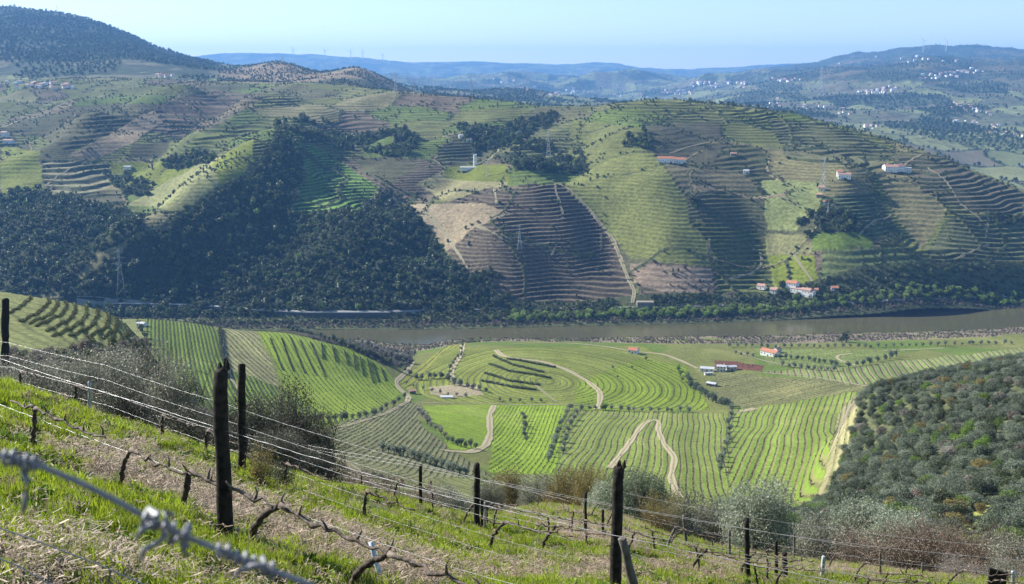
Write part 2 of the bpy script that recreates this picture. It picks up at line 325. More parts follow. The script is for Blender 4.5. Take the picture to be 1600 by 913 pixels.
# --- far hillside: a patchwork of plots
hid, edge = cell(Xg / 120 + .25 * fbm(Xg / 90, Yg / 90, 71, 2), Yg / 150 + .25 * fbm(Xg / 90, Yg / 90, 73, 2), 5)
pal = [(g_olive * .85, scrub, .5), (plum, scrub, .6), (g_olive, vine_dk, .85), (brown * .9, vine_dk, .7), (C(.15, .155, .06), vine_dk, .9), (g_mid * .8, scrub, .7), (C(.18, .165, .08), scrub, .5), (plum * .8, vine_dk, .8)]
for k, (a, b, t) in enumerate(pal):
    m = LFAR & (hid * 7.999 >= k) & (hid * 7.999 < k + 1)
    CA[m] = a; CB[m] = b; TAMT[m] = t
TSTEP[LFAR] = (3.1 + 2.2 * ((hid * 37) % 1))[LFAR]
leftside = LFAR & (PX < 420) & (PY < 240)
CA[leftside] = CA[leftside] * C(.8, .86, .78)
FAR = [
 ([(0, 228), (60, 236), (68, 300), (0, 328)], g_yel * .75, g_olive, .35, 6, 0),
 ([(65, 250), (205, 257), (172, 292), (105, 314), (70, 292)], C(.23, .22, .13), vine_dk, 1, 6.5, 0),
 ([(60, 212), (110, 165), (232, 160), (262, 166), (112, 236)], plum * .75, scrub * .8, .6, 7, 0),
 ([(106, 243), (250, 166), (300, 158), (205, 225), (150, 250)], tan_ * .8, soil, .2, 6, 0),
 ([(205, 228), (272, 217), (252, 245), (202, 250)], plum * .55, vine_dk, .4, 5, 0),
 ([(170, 255), (300, 250), (300, 285), (210, 300), (180, 285)], g_yel * .7, g_olive, .1, 6, 0),
 ([(196, 322), (300, 262), (372, 233), (398, 250), (290, 327)], C(.24, .245, .105), g_yel * .6, .25, 5, 0),
 ([(330, 255), (395, 215), (398, 262), (345, 290)], g_yel * .8, g_olive, .1, 5, 0),
 ([(240, 165), (330, 140), (420, 150), (330, 200), (262, 210)], brown * .85, vine_dk, .8, 8, 0),
 ([(0, 305), (60, 300), (140, 316), (205, 333), (225, 358), (150, 402), (100, 455), (-40, 475), (-400, 475), (-400, 300)], forest, None, 0, 5, 1),
 ([(90, 462), (200, 385), (285, 332), (372, 282), (405, 262), (430, 200), (458, 214), (462, 240), (478, 268), (462, 300), (453, 335), (560, 334), (598, 298), (640, 330), (700, 398), (735, 440), (770, 478), (760, 488), (600, 495), (150, 480)], forest, None, 0, 5, 1),
 ([(425, 200), (480, 180), (560, 192), (640, 198), (668, 240), (640, 255), (560, 232), (480, 225)], forest, None, 0, 5, 1),
 ([(555, 250), (630, 243), (652, 260), (608, 290), (562, 268)], plum * .9, scrub, .3, 6, 0),
 ([(650, 288), (700, 264), (795, 280), (782, 320), (692, 312)], C(.26, .24, .12), g_olive, .2, 6, 0),
 ([(690, 262), (790, 255), (800, 285), (700, 280)], g_yel * .65, g_olive, .1, 6, 0),
 ([(605, 300), (640, 320), (700, 392), (765, 478), (990, 480), (990, 450), (965, 380), (930, 340), (882, 286), (770, 292), (680, 322)], C(.165, .135, .092), C(.040, .034, .027), 1, 4.1, 0),
 ([(640, 320), (760, 318), (800, 334), (745, 352), (700, 392), (665, 350)], tan_ * .95, soil, .15, 5, 0),
 ([(1010, 195), (1120, 189), (1135, 225), (1110, 262), (1010, 238)], C(.085, .082, .050), vine_dk, .25, 5, 0),  # soft cloud shadow painted in as this plot's dark colour
 ([(895, 185), (1000, 200), (990, 240), (920, 270), (890, 240)], g_olive, scrub, .5, 6, 0),
 ([(880, 290), (915, 268), (960, 245), (1020, 240), (1048, 275), (1072, 310), (1078, 350), (1135, 388), (1118, 418), (1060, 413), (985, 402), (962, 376), (927, 335)], C(.19, .205, .06), scrub, .4, 4.5, 0),
 ([(1040, 256), (1150, 268), (1185, 292), (1075, 306)], C(.15, .135, .08), scrub, .35, 6, 0),
 ([(1068, 312), (1190, 294), (1212, 330), (1190, 362), (1150, 342), (1085, 327)], forest, None, 0, 5, 1),
 ([(985, 410), (1112, 419), (1117, 455), (1085, 470), (990, 442)], C(.25, .195, .14), soil * .7, .35, 5, 0),
 ([(1120, 395), (1200, 372), (1215, 440), (1120, 460)], g_olive, vine_dk, 1, 5, 0),
 ([(1080, 343), (1195, 365), (1120, 400)], g_olive * .9, vine_dk, 1, 4.5, 0),
 ([(1190, 280), (1285, 285), (1292, 312), (1244, 360), (1200, 358)], C(.22, .25, .095), g_olive, .1, 5, 0),
 ([(1195, 362), (1262, 368), (1272, 395), (1200, 400)], C(.20, .20, .09), g_olive, .2, 5, 0),
 ([(1200, 400), (1270, 398), (1282, 445), (1210, 450)], g_yel * .8, g_mid, .2, 5, 0),
 ([(1285, 308), (1372, 300), (1388, 335), (1412, 372), (1340, 366), (1275, 332)], C(.12, .15, .075), vine_dk * .8, 1, 4.2, 0),
 ([(1243, 352), (1290, 313), (1345, 340), (1352, 366), (1265, 372)], forest, None, 0, 5, 1),
 ([(1268, 366), (1350, 362), (1372, 386), (1270, 391)], g_mid * .8, g_olive, .1, 5, 0),
 ([(1284, 391), (1422, 386), (1452, 412), (1470, 430), (1280, 446)], C(.13, .16, .06), vine_dk, .5, 8, 0),
 ([(1365, 262), (1440, 262), (1480, 330), (1440, 390), (1395, 330)], C(.18, .165, .085), scrub, .5, 6, 0),
 ([(1200, 185), (1290, 192), (1402, 236), (1385, 262), (1230, 250)], C(.15, .15, .075), vine_dk, 1, 4.4, 0),
 ([(1405, 245), (1460, 245), (1600, 300), (1600, 340), (1520, 330), (1440, 300)], C(.13, .115, .08), vine_dk, 1, 4.2, 0),
 ([(1480, 340), (1600, 330), (1800, 400), (1800, 450), (1600, 440), (1480, 430), (1450, 395)], C(.14, .15, .075), vine_dk * .9, 1, 4.6, 0),
 ([(1310, 458), (1480, 432), (1600, 425), (1600, 455), (1480, 460), (1320, 470)], forest, None, 0, 5, 1),
 ([(1550, 340), (1640, 335), (1640, 385), (1565, 380)], forest, None, 0, 5, 1),
 ([(1450, 330), (1490, 300), (1500, 340), (1470, 350)], forest, None, 0, 5, 1),
 ([(800, 222), (915, 224), (917, 270), (800, 266)], forest, None, 0, 5, 1),
 ([(700, 190), (800, 200), (860, 175), (870, 185), (800, 222), (750, 250), (730, 222)], forest * 1.5, None, 0, 5, 1),
 ([(160, 268), (240, 288), (230, 306), (190, 302)], forest, None, 0, 5, 1),
 ([(250, 250), (320, 234), (332, 254), (260, 268)], forest, None, 0, 5, 1),
 ([(990, 200), (1010, 210), (1015, 245), (975, 240)], forest * 1.4, None, 0, 5, 1),
]
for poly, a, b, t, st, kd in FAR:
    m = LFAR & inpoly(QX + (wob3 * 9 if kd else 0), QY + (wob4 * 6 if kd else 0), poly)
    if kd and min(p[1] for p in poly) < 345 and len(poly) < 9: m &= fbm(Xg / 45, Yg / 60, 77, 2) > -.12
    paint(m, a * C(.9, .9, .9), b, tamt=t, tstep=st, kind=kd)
# the bright striped vineyard and its brown neighbour
paint(LFAR & inpoly(QX, QY, [(460, 230), (482, 222), (592, 292), (560, 333), (455, 334), (466, 300), (483, 268)]), C(.135, .24, .045), C(.03, .05, .02), tamt=1.0, tstep=3.6)
low = LFAR & (Yg < kFB + 75)
paint(low, scrub * 1.1, scrub, tamt=0)
nzf = fbm(Xg / 14, Yg / 30, 81, 3); nzc = fbm(Xg / 70, Yg / 70, 82, 3)
foot = LFAR & (Yg > kFB + 52) & (Yg < kFB + 125) & (PX > 95) & (PX < 770)
CA[foot] = forest; TAMT[foot] = 0; KIND[foot] = 1
CA[LFAR] *= (1 + .22 * nzf + .18 * nzc)[LFAR][:, None]
# tracks and hedges at some plot borders
bd = LFAR & (edge < .03) & (KIND != 1) & (nzc > -.1)
CA[bd] = np.where((hid[bd] > .85)[:, None], tan_ * .8, scrub * .9)
TAMT[bd] = 0
# terraces: level shelves and steep dark banks, real steps in the ground
kRD = np.exp(np.interp(Uc, Ub, kl[17]))[None, :]
cut = (Yg > kFB + 10) & (Yg < kRD - 2.8) & (PX < 660)
Zg = np.where(cut, np.minimum(Zg, 2.2 + 1.0 * fbm(Xg / 15, Yg / 15, 44, 2)), Zg)
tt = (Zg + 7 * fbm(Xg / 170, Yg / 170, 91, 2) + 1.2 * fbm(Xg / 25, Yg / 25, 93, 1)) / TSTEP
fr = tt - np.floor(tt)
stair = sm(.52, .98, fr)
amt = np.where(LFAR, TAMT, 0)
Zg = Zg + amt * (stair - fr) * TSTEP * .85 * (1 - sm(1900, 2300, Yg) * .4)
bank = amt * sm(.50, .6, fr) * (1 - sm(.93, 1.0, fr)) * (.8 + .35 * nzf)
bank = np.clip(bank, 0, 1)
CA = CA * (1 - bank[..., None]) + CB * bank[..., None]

# --- beyond the crest
hb, eb = cell(Xg / 150 + .3 * fbm(Xg / 200, Yg / 200, 101, 2), Yg / 260, 9)
wood = fbm(Xg / 230, Yg / 420, 103, 5)
cb = np.where((wood > .12)[..., None], C(.060, .075, .045), np.where((hb > .72)[..., None], C(.17, .19, .085), np.where((hb > .45)[..., None], C(.12, .115, .075), C(.105, .115, .065))))
mt = LBACK & (PX < 345) & (PY < 118)
cb = np.where(mt[..., None], np.where((fbm(Xg / 160, Yg / 240, 107, 3) > .35)[..., None], C(.11, .11, .065), C(.045, .060, .032)), cb)
m = LBACK & (PX > 1290) & (PX < 1700) & (PY > 192) & (Yg < 3600)
cb = np.where(m[..., None], np.where((hb > .6)[..., None], C(.17, .185, .085), np.where((hb > .3)[..., None], C(.13, .15, .065), C(.13, .12, .08))), cb)
cb = np.where((m & (eb < .05))[..., None], C(.04, .055, .03), cb)
m = LBACK & (PX > 345) & (PX < 660) & (Yg < 4300); wood = np.where(m, wood - .5, wood)
cb = np.where(m[..., None], np.where((wood > -.42)[..., None], C(.085, .09, .045), C(.20, .155, .095)), cb)
m = LBACK & (PX > 1200) & (PY < 128)
cb = np.where(m[..., None], np.where((fbm(Xg / 200, Yg / 300, 109, 3) > .25)[..., None], C(.11, .10, .06), C(.050, .062, .036)), cb)
cb = cb * (1 + .3 * fbm(Xg / 60, Yg / 120, 111, 3))[..., None]
CA[LBACK] = cb[LBACK]
KIND[LBACK & (wood > .12)] = 2
Zg = np.where(LBACK & (Yg < 10000), Zg + (wood > .12) * 3.0 * vnoise(Xg / 9, Yg / 18, 5) + 2.0 * vnoise(Xg / 30, Yg / 60, 6), Zg)

# --- valley floor
paint(LMID, g_olive, None)
hm, em = cell(Xg / 70, Yg / 90, 15)
CA[LMID] = np.where((hm > .5)[..., None], g_olive, g_mid * .8)[LMID]
M = lambda poly: LMID & inpoly(QX, QY, poly)
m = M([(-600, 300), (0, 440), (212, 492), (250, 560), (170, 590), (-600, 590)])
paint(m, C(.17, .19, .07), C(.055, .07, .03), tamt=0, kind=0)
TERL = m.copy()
paint(M([(-600, 560), (0, 560), (120, 545), (238, 535), (255, 600), (330, 645), (440, 640), (530, 720), (500, 800), (0, 700), (-600, 700)]), C(.09, .085, .05), None, kind=3)
paint(M([(226, 493), (330, 507), (345, 518), (350, 570), (438, 600), (430, 660), (330, 650), (250, 600), (232, 560)]), g_bright * .72, C(.03, .05, .02), rowa=.9, d=((260, 500), (262, 560)), spacing=2.9)
paint(M([(346, 512), (402, 516), (440, 606), (350, 575)]), C(.24, .22, .11), C(.13, .17, .05), rowa=.8, d=((350, 520), (425, 590)), spacing=4.0)
paint(M([(402, 515), (450, 518), (540, 543), (602, 573), (628, 615), (580, 643), (520, 658), (445, 610), (425, 560)]), g_bright * 1.02, g_yel * .8, rowa=.55, d=((410, 520), (470, 610)), spacing=4, warp=2)
paint(M([(440, 608), (522, 655), (580, 645), (520, 668), (440, 660)]), g_bright * .8, C(.05, .07, .025), rowa=.8, d=((470, 620), (472, 655)), spacing=3.6)
paint(M([(500, 672), (640, 626), (680, 640), (650, 655), (700, 700), (765, 742), (640, 752), (500, 715)]), C(.17, .165, .085), C(.09, .12, .045), rowa=.75, d=((560, 700), (640, 640)), spacing=2.6)
paint(M([(620, 600), (700, 540), (725, 533), (720, 560), (690, 600), (640, 612)]), g_yel * .85, C(.26, .21, .10), rowa=.6, d=((650, 600), (700, 550)), spacing=6)
paint(M([(640, 612), (700, 545), (1000, 540), (1072, 572), (1112, 640), (1000, 645), (700, 632)]), g_yel * .82, C(.15, .17, .06), rowa=.75, contour=1.7, warp=1)
KNOLL = M([(640, 612), (700, 545), (1000, 540), (1072, 572), (1112, 640), (1000, 645), (700, 632)])
paint(M([(1000, 560), (1072, 572), (1112, 640), (900, 645), (900, 600)]), g_bright * .9, g_yel * .8, rowa=.6, d=((980, 640), (990, 600)), spacing=4.2, warp=6)
kc = at(850, 596); kr = np.hypot(Xg - kc[0], (Yg - kc[1]) * .8)
ROWP[KNOLL] = ((kr + 3 * fbm(Xg / 60, Yg / 60, 66, 2)) / 5.2)[KNOLL]; ROWA[KNOLL] = .8; KNOLL &= ~inpoly(QX, QY, [(1000, 560), (1072, 572), (1112, 640), (900, 645), (900, 600)])
paint(M([(662, 634), (772, 630), (760, 704), (700, 702), (680, 662)]), g_bright * 1.05, g_bright * .8, rowa=.4, contour=1.2)
paint(M([(770, 630), (885, 634), (866, 745), (762, 738), (770, 680)]), g_bright * 1.15, g_bright * .85, rowa=.5, d=((800, 700), (830, 650)), spacing=2.6)
paint(M([(885, 642), (1142, 645), (1140, 800), (870, 742)]), C(.148, .208, .034), C(.215, .20, .095), rowa=.85, d=((930, 740), (965, 660)), spacing=3.7, warp=5, arc=.8)
paint(M([(1138, 645), (1150, 638), (1348, 608), (1296, 790), (1250, 815), (1138, 800)]), C(.152, .226, .032), C(.21, .19, .085), rowa=.8, d=((1200, 790), (1215, 660)), spacing=4.0, warp=5, arc=.8)
paint(M([(1312, 640), (1352, 606), (1372, 612), (1345, 700), (1325, 790), (1262, 808), (1288, 740)]), C(.25, .225, .125), C(.16, .19, .06), rowa=.5, d=((1290, 770), (1310, 700)), spacing=3)
paint(M([(1108, 605), (1120, 582), (1345, 598), (1350, 610), (1160, 640)]), C(.16, .18, .065), C(.21, .17, .09), rowa=.7, d=((1150, 630), (1290, 600)), spacing=5)
paint(M([(1180, 580), (1340, 572), (1600, 543), (1800, 530), (1800, 580), (1600, 575), (1450, 587), (1350, 603)]), C(.16, .22, .06), C(.27, .225, .13), rowa=1, d=((1420, 590), (1395, 560)), spacing=5.2, warp=4)
paint(M([(1180, 545), (1420, 548), (1330, 575), (1200, 570)]), C(.17, .22, .065), g_olive, rowa=.5, d=((1200, 560), (1330, 550)), spacing=6)
paint(M([(1115, 562), (1195, 572), (1190, 580), (1118, 576)]), C(.17, .07, .05), C(.11, .05, .04), rowa=.8, d=((1120, 570), (1190, 575)), spacing=3)
paint(M([(500, 715), (640, 752), (770, 742), (860, 742), (1150, 800), (1000, 850), (640, 800), (520, 760)]), C(.16, .19, .06), C(.15, .13, .08), rowa=.6, d=((560, 720), (680, 780)), spacing=4.5)
paint(M([(668, 603), (745, 600), (752, 616), (700, 622), (672, 615)]), C(.27, .23, .15), None)
paint(M([(540, 543), (602, 572), (640, 575), (650, 548), (560, 525), (450, 508), (440, 516)]), scrub * 1.2, None, kind=3)
m = LMID & (Yg > kNB - 62) & (PX > 440)
paint(m & (QX * 0 + fbm(Xg / 30, Yg / 14, 121, 3) > -.35), C(.20, .165, .125), None, kind=4)
paint(LMID & (Yg > kNB - 90) & (PX < 480), scrub, None, kind=3)
rh = M([(1350, 604), (1400, 588), (1600, 545), (2300, 450), (2300, 1000), (1600, 930), (1200, 905), (1000, 870), (1150, 812), (1255, 805), (1300, 780)]) & (Yg < 520)
paint(rh, C(.085, .095, .045), None, kind=5)
paint(LMID & inpoly(PX, PY, [(1500, 815), (1545, 778), (1560, 775), (1540, 800), (1515, 830)]), C(.24, .26, .07), None)
paint(LMID & inpoly(PX, PY, [(1570, 855), (1600, 830), (1640, 800), (1640, 830), (1600, 860)]), C(.20, .27, .06), None)
nm = fbm(Xg / 9, Yg / 14, 131, 3); nm2 = fbm(Xg / 45, Yg / 45, 133, 3)
CA[LMID] *= (1 + .16 * nm + .16 * nm2)[LMID][:, None]
CB[LMID] *= (1 + .16 * nm + .16 * nm2)[LMID][:, None]
dry_p = sm(.25, .6, nm2) * .3
dry_p = np.where((KIND == 5) | (KIND == 3), 0, dry_p)
CA[LMID] = (CA * (1 - dry_p[..., None]) + C(.25, .24, .09) * dry_p[..., None])[LMID]
# terraced shoulder at the left
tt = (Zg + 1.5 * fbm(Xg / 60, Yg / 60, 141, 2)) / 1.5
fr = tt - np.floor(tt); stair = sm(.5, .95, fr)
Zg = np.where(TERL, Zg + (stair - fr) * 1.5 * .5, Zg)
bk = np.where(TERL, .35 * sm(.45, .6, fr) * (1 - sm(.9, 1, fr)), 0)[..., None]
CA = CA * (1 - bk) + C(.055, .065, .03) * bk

# --- the slope at the photographer's feet
STRAW = [[(80, 690), (200, 690), (345, 760), (420, 790), (620, 860), (760, 913), (560, 920), (420, 850), (290, 800), (150, 745), (60, 700)],
         [(-100, 835), (60, 845), (140, 870), (230, 920), (-100, 920)],
         [(780, 790), (860, 775), (1000, 810), (1010, 865), (880, 840), (800, 812)],
         [(640, 885), (960, 880), (960, 913), (700, 913)], [(1050, 868), (1600, 900), (1600, 913), (1300, 905), (1050, 880)],
         [(1020, 880), (1160, 895), (1160, 913), (1020, 905)]]
st = np.zeros(Xg.shape, bool)
for p in STRAW: st |= inpoly(PX + wob * 14, PY + wob2 * 8, p)
st &= (Yg < 60)
nf = fbm(Xg / .35, Yg / .35, 151, 3); nf2 = fbm(Xg / 1.3, Yg / 1.3, 153, 2)
cf = np.where(st[..., None], C(.255, .205, .135), C(.105, .125, .045))
cf = cf * (1 + .35 * nf + .15 * nf2)[..., None]
CA[LFG] = cf[LFG]
GRASSY = np.where(st, .12, 1.0)
ROWA[LFG] = 0

# ------------------------------------------------------------------ materials
def nodes(name):
    m = bpy.data.materials.new(name); m.use_nodes = True
    nt = m.node_tree; b = nt.nodes['Principled BSDF']
    return m, nt, b, nt.nodes.new, nt.links.new

def pmat(name, col, rough=.8, metal=0.0, nscale=0, namp=.3, bump=0, spec=.3, col2=None):
    m, nt, b, N, L = nodes(name)
    b.inputs['Roughness'].default_value = rough; b.inputs['Metallic'].default_value = metal
    b.inputs['Specular IOR Level'].default_value = spec
    if nscale:
        g = N('ShaderNodeNewGeometry'); t = N('ShaderNodeTexNoise'); t.inputs['Scale'].default_value = nscale; t.inputs['Detail'].default_value = 5
        L(g.outputs['Position'], t.inputs['Vector'])
        mx = N('ShaderNodeMix'); mx.data_type = 'RGBA'
        c2 = col2 if col2 else [c * (1 - namp) for c in col]
        mx.inputs[6].default_value = (*[min(c * (1 + (namp * .5 if not col2 else 0)), 1) for c in col], 1); mx.inputs[7].default_value = (*c2, 1)
        r = N('ShaderNodeMapRange'); r.inputs[1].default_value = .35; r.inputs[2].default_value = .65
        L(t.outputs[0], r.inputs[0]); L(r.outputs[0], mx.inputs[0]); L(mx.outputs[2], b.inputs['Base Color'])
        if bump:
            bp = N('ShaderNodeBump'); bp.inputs['Strength'].default_value = bump; bp.inputs['Distance'].default_value = .02
            L(t.outputs[0], bp.inputs['Height']); L(bp.outputs[0], b.inputs['Normal'])
    else:
        b.inputs['Base Color'].default_value = (*col, 1)
    return m

def leafmat(name, c1, c2, trans=.35, var=.35, rough=.55, spec=.35):
    m, nt, b, N, L = nodes(name)
    at_ = N('ShaderNodeAttribute'); at_.attribute_name = 'lv'
    mx = N('ShaderNodeMix'); mx.data_type = 'RGBA'; mx.inputs[6].default_value = (*c1, 1); mx.inputs[7].default_value = (*c2, 1)
    L(at_.outputs['Fac'], mx.inputs[0])
    oi = N('ShaderNodeObjectInfo'); mr = N('ShaderNodeMapRange'); mr.inputs[3].default_value = 1 - var; mr.inputs[4].default_value = 1 + var
    L(oi.outputs['Random'], mr.inputs[0])
    vm = N('ShaderNodeVectorMath'); vm.operation = 'SCALE'; L(mx.outputs[2], vm.inputs[0]); L(mr.outputs[0], vm.inputs['Scale'])
    L(vm.outputs[0], b.inputs['Base Color'])
    b.inputs['Roughness'].default_value = rough; b.inputs['Specular IOR Level'].default_value = spec
    if trans > 0:
        tr = N('ShaderNodeBsdfTranslucent'); L(vm.outputs[0], tr.inputs['Color'])
        ms = N('ShaderNodeMixShader'); ms.inputs[0].default_value = trans
        L(b.outputs[0], ms.inputs[1]); L(tr.outputs[0], ms.inputs[2])
        L(ms.outputs[0], nt.nodes['Material Output'].inputs[0])
    return m

def groundmat(name, fine, mid_, bumpd, rowbump, dots):
    m, nt, b, N, L = nodes(name)
    def attr(n):
        a = N('ShaderNodeAttribute'); a.attribute_name = n; return a
    ca, cb2, rp, ra = attr('ca'), attr('cb'), attr('rowp'), attr('rowa')
    geo = N('ShaderNodeNewGeometry')
    n1 = N('ShaderNodeTexNoise'); n1.inputs['Scale'].default_value = fine; n1.inputs['Detail'].default_value = 6; n1.inputs['Roughness'].default_value = .65
    n2 = N('ShaderNodeTexNoise'); n2.inputs['Scale'].default_value = mid_; n2.inputs['Detail'].default_value = 4
    L(geo.outputs['Position'], n1.inputs['Vector']); L(geo.outputs['Position'], n2.inputs['Vector'])
    def math_(op, a, bb=None):
        k = N('ShaderNodeMath'); k.operation = op
        for i, v in enumerate((a, bb)):
            if v is None: continue
            if isinstance(v, (int, float)): k.inputs[i].default_value = v
            else: L(v, k.inputs[i])
        return k.outputs[0]
    ph = math_('ADD', rp.outputs['Fac'], math_('MULTIPLY', math_('SUBTRACT', n2.outputs[0], .5), .5))
    sn = math_('SINE', math_('MULTIPLY', ph, 2 * pi))
    mr = N('ShaderNodeMapRange'); mr.interpolation_type = 'SMOOTHSTEP'; mr.inputs[1].default_value = -.25; mr.inputs[2].default_value = .55
    L(math_('ADD', sn, math_('MULTIPLY', math_('SUBTRACT', n1.outputs[0], .5), dots)), mr.inputs[0])
    stripe = math_('MULTIPLY', mr.outputs[0], ra.outputs['Fac'])
    mx = N('ShaderNodeMix'); mx.data_type = 'RGBA'; L(stripe, mx.inputs[0]); L(ca.outputs['Color'], mx.inputs[6]); L(cb2.outputs['Color'], mx.inputs[7])
    vl = N('ShaderNodeMapRange'); vl.interpolation_type = 'SMOOTHSTEP'; vl.inputs[1].default_value = .55; vl.inputs[2].default_value = .95
    L(math_('ADD', math_('SINE', math_('ADD', math_('MULTIPLY', ph, 2 * pi), -.9)), math_('MULTIPLY', math_('SUBTRACT', n1.outputs[0], .5), dots * 2)), vl.inputs[0])
    vine_shade = math_('MULTIPLY', math_('MULTIPLY', vl.outputs[0], ra.outputs['Fac']), .5)
    mv = N('ShaderNodeMix'); mv.data_type = 'RGBA'; L(vine_shade, mv.inputs[0]); L(mx.outputs[2], mv.inputs[6]); mv.inputs[7].default_value = (.055, .062, .028, 1)  # dark vine lines, with the shadow of the rows painted into them
    mx = mv
    wn = N('ShaderNodeTexWhiteNoise'); wn.noise_dimensions = '1D'; L(math_('FLOOR', ph), wn.inputs['W'])
    rv = math_('ADD', 1.0, math_('MULTIPLY', math_('MULTIPLY', math_('SUBTRACT', wn.outputs['Value'], .5), ra.outputs['Fac']), .45))
    sv = N('ShaderNodeVectorMath'); sv.operation = 'SCALE'; L(mx.outputs[2], sv.inputs[0]); L(rv, sv.inputs['Scale'])
    g = N('ShaderNodeMapRange'); g.inputs[1].default_value = .3; g.inputs[2].default_value = .7; g.inputs[3].default_value = .5; g.inputs[4].default_value = 1.45
    L(n1.outputs[0], g.inputs[0])
    vm = N('ShaderNodeVectorMath'); vm.operation = 'SCALE'; L(sv.outputs[0], vm.inputs[0]); L(g.outputs[0], vm.inputs['Scale'])
    L(vm.outputs[0], b.inputs['Base Color'])
    hgt = math_('ADD', math_('MULTIPLY', n1.outputs[0], bumpd), math_('MULTIPLY', vine_shade, rowbump * 1.6))
    bp = N('ShaderNodeBump'); bp.inputs['Strength'].default_value = .8; bp.inputs['Distance'].default_value = 1.0
    L(hgt, bp.inputs['Height']); L(bp.outputs[0], b.inputs['Normal'])
    b.inputs['Roughness'].default_value = .95; b.inputs['Specular IOR Level'].default_value = .1
    return m

# ------------------------------------------------------------------ object helpers
def tag(o, label=None, cat=None, group=None, kind=None):
    if label: o['label'] = label
    if cat: o['category'] = cat
    if group: o['group'] = group
    if kind: o['kind'] = kind
    return o

def empty(name, loc, rz=0, label=None, cat=None, group=None):
    o = bpy.data.objects.new(name, None); COL.objects.link(o)
    o.location = loc; o.rotation_euler = (0, 0, rz); o.empty_display_size = .3
    return tag(o, label, cat, group)

def npmesh(name, V, Fc, mat, smooth=False, lv=None):
    """V (n,3) ; Fc (m,4) or (m,3)"""
    V = np.ascontiguousarray(V, np.float32); Fc = np.ascontiguousarray(Fc, np.int32)
    me = bpy.data.meshes.new(name)
    me.vertices.add(len(V)); me.vertices.foreach_set('co', V.ravel())
    k = Fc.shape[1]
    me.loops.add(Fc.size); me.loops.foreach_set('vertex_index', Fc.ravel())
    me.polygons.add(len(Fc)); me.polygons.foreach_set('loop_start', np.arange(0, Fc.size, k, dtype=np.int32))
    me.polygons.foreach_set('loop_total', np.full(len(Fc), k, np.int32))
    if smooth: me.polygons.foreach_set('use_smooth', np.ones(len(Fc), bool))
    me.update(calc_edges=True)
    if lv is not None:
        a = me.attributes.new('lv', 'FLOAT', 'FACE'); a.data.foreach_set('value', np.ascontiguousarray(lv, np.float32))
    if mat: me.materials.append(mat)
    return me

def obj(name, me, parent=None, link=True):
    o = bpy.data.objects.new(name, me)
    if link: COL.objects.link(o)
    if parent: o.parent = parent
    return o

class MB:
    def __init__(s): s.v = []; s.f = []
    def box(s, c, d, rz=0, taper=1.0):
        n = len(s.v); cx, cy, cz = c; w, l, h = d[0] / 2, d[1] / 2, d[2]
        for k, t in ((0, 1), (h, taper)):
            for x, y in ((-w, -l), (w, -l), (w, l), (-w, l)):
                x *= t; y *= t
                s.v.append((cx + x * cos(rz) - y * sin(rz), cy + x * sin(rz) + y * cos(rz), cz + k))
        s.f += [tuple(n + i for i in q) for q in ((3, 2, 1, 0), (4, 5, 6, 7), (0, 1, 5, 4), (1, 2, 6, 5), (2, 3, 7, 6), (3, 0, 4, 7))]
        return s
    def tube(s, P, r, k=6, cap=True):
        P = [np.array(p, float) for p in P]; n0 = len(s.v)
        if isinstance(r, (int, float)): r = [r] * len(P)
        up = np.array((.13, .21, .97)); 
        for i, p in enumerate(P):
            t = P[min(i + 1, len(P) - 1)] - P[max(i - 1, 0)]; t /= np.linalg.norm(t) + 1e-9
            a = np.cross(t, up)
            if np.linalg.norm(a) < .2: a = np.cross(t, (1, 0, 0))
            a /= np.linalg.norm(a); b = np.cross(t, a)
            for j in range(k):
                q = 2 * pi * j / k
                s.v.append(tuple(p + r[i] * (cos(q) * a + sin(q) * b)))
        for i in range(len(P) - 1):
            for j in range(k):
                a0 = n0 + i * k + j; a1 = n0 + i * k + (j + 1) % k
                s.f.append((a0, a1, a1 + k, a0 + k))
        if cap:
            s.f.append(tuple(n0 + j for j in range(k))[::-1]); s.f.append(tuple(n0 + (len(P) - 1) * k + j for j in range(k)))
        return s
    def poly(s, pts):
        n = len(s.v); s.v += [tuple(p) for p in pts]; s.f.append(tuple(range(n, n + len(pts)))); return s
    def mesh(s, name, mat, smooth=False):
        me = bpy.data.meshes.new(name); me.from_pydata(s.v, [], s.f); me.update()
        if smooth:
            for p in me.polygons: p.use_smooth = True
        if mat: me.materials.append(mat)
        return me
    def build(s, name, mat, parent=None, smooth=False):
        return obj(name, s.mesh(name, mat, smooth), parent)

# ------------------------------------------------------------------ terrain sheets
def sheet(name, r0, r1, mat, label):
    i0 = max(np.searchsorted(rows, r0) - 0, 0); i1 = min(np.searchsorted(rows, r1) + 1, NV)
    n = i1 - i0
    V = np.stack([Xg[i0:i1], Yg[i0:i1], Zg[i0:i1]], -1).reshape(-1, 3)
    idx = np.arange(n * NU).reshape(n, NU)
    Fq = np.stack([idx[:-1, :-1], idx[:-1, 1:], idx[1:, 1:], idx[1:, :-1]], -1).reshape(-1, 4)
    me = npmesh(name, V, Fq, mat, smooth=True)
    for nm_, arr in (('ca', CA), ('cb', CB)):
        a = me.attributes.new(nm_, 'FLOAT_COLOR', 'POINT')
        q = np.ones((n * NU, 4), np.float32); q[:, :3] = np.clip(arr[i0:i1].reshape(-1, 3), 0, 1)
        a.data.foreach_set('color', q.ravel())
    for nm_, arr in (('rowp', ROWP), ('rowa', ROWA)):
        a = me.attributes.new(nm_, 'FLOAT', 'POINT'); a.data.foreach_set('value', np.ascontiguousarray(arr[i0:i1].reshape(-1), np.float32))
    return tag(obj(name, me), label, None, None, 'structure')

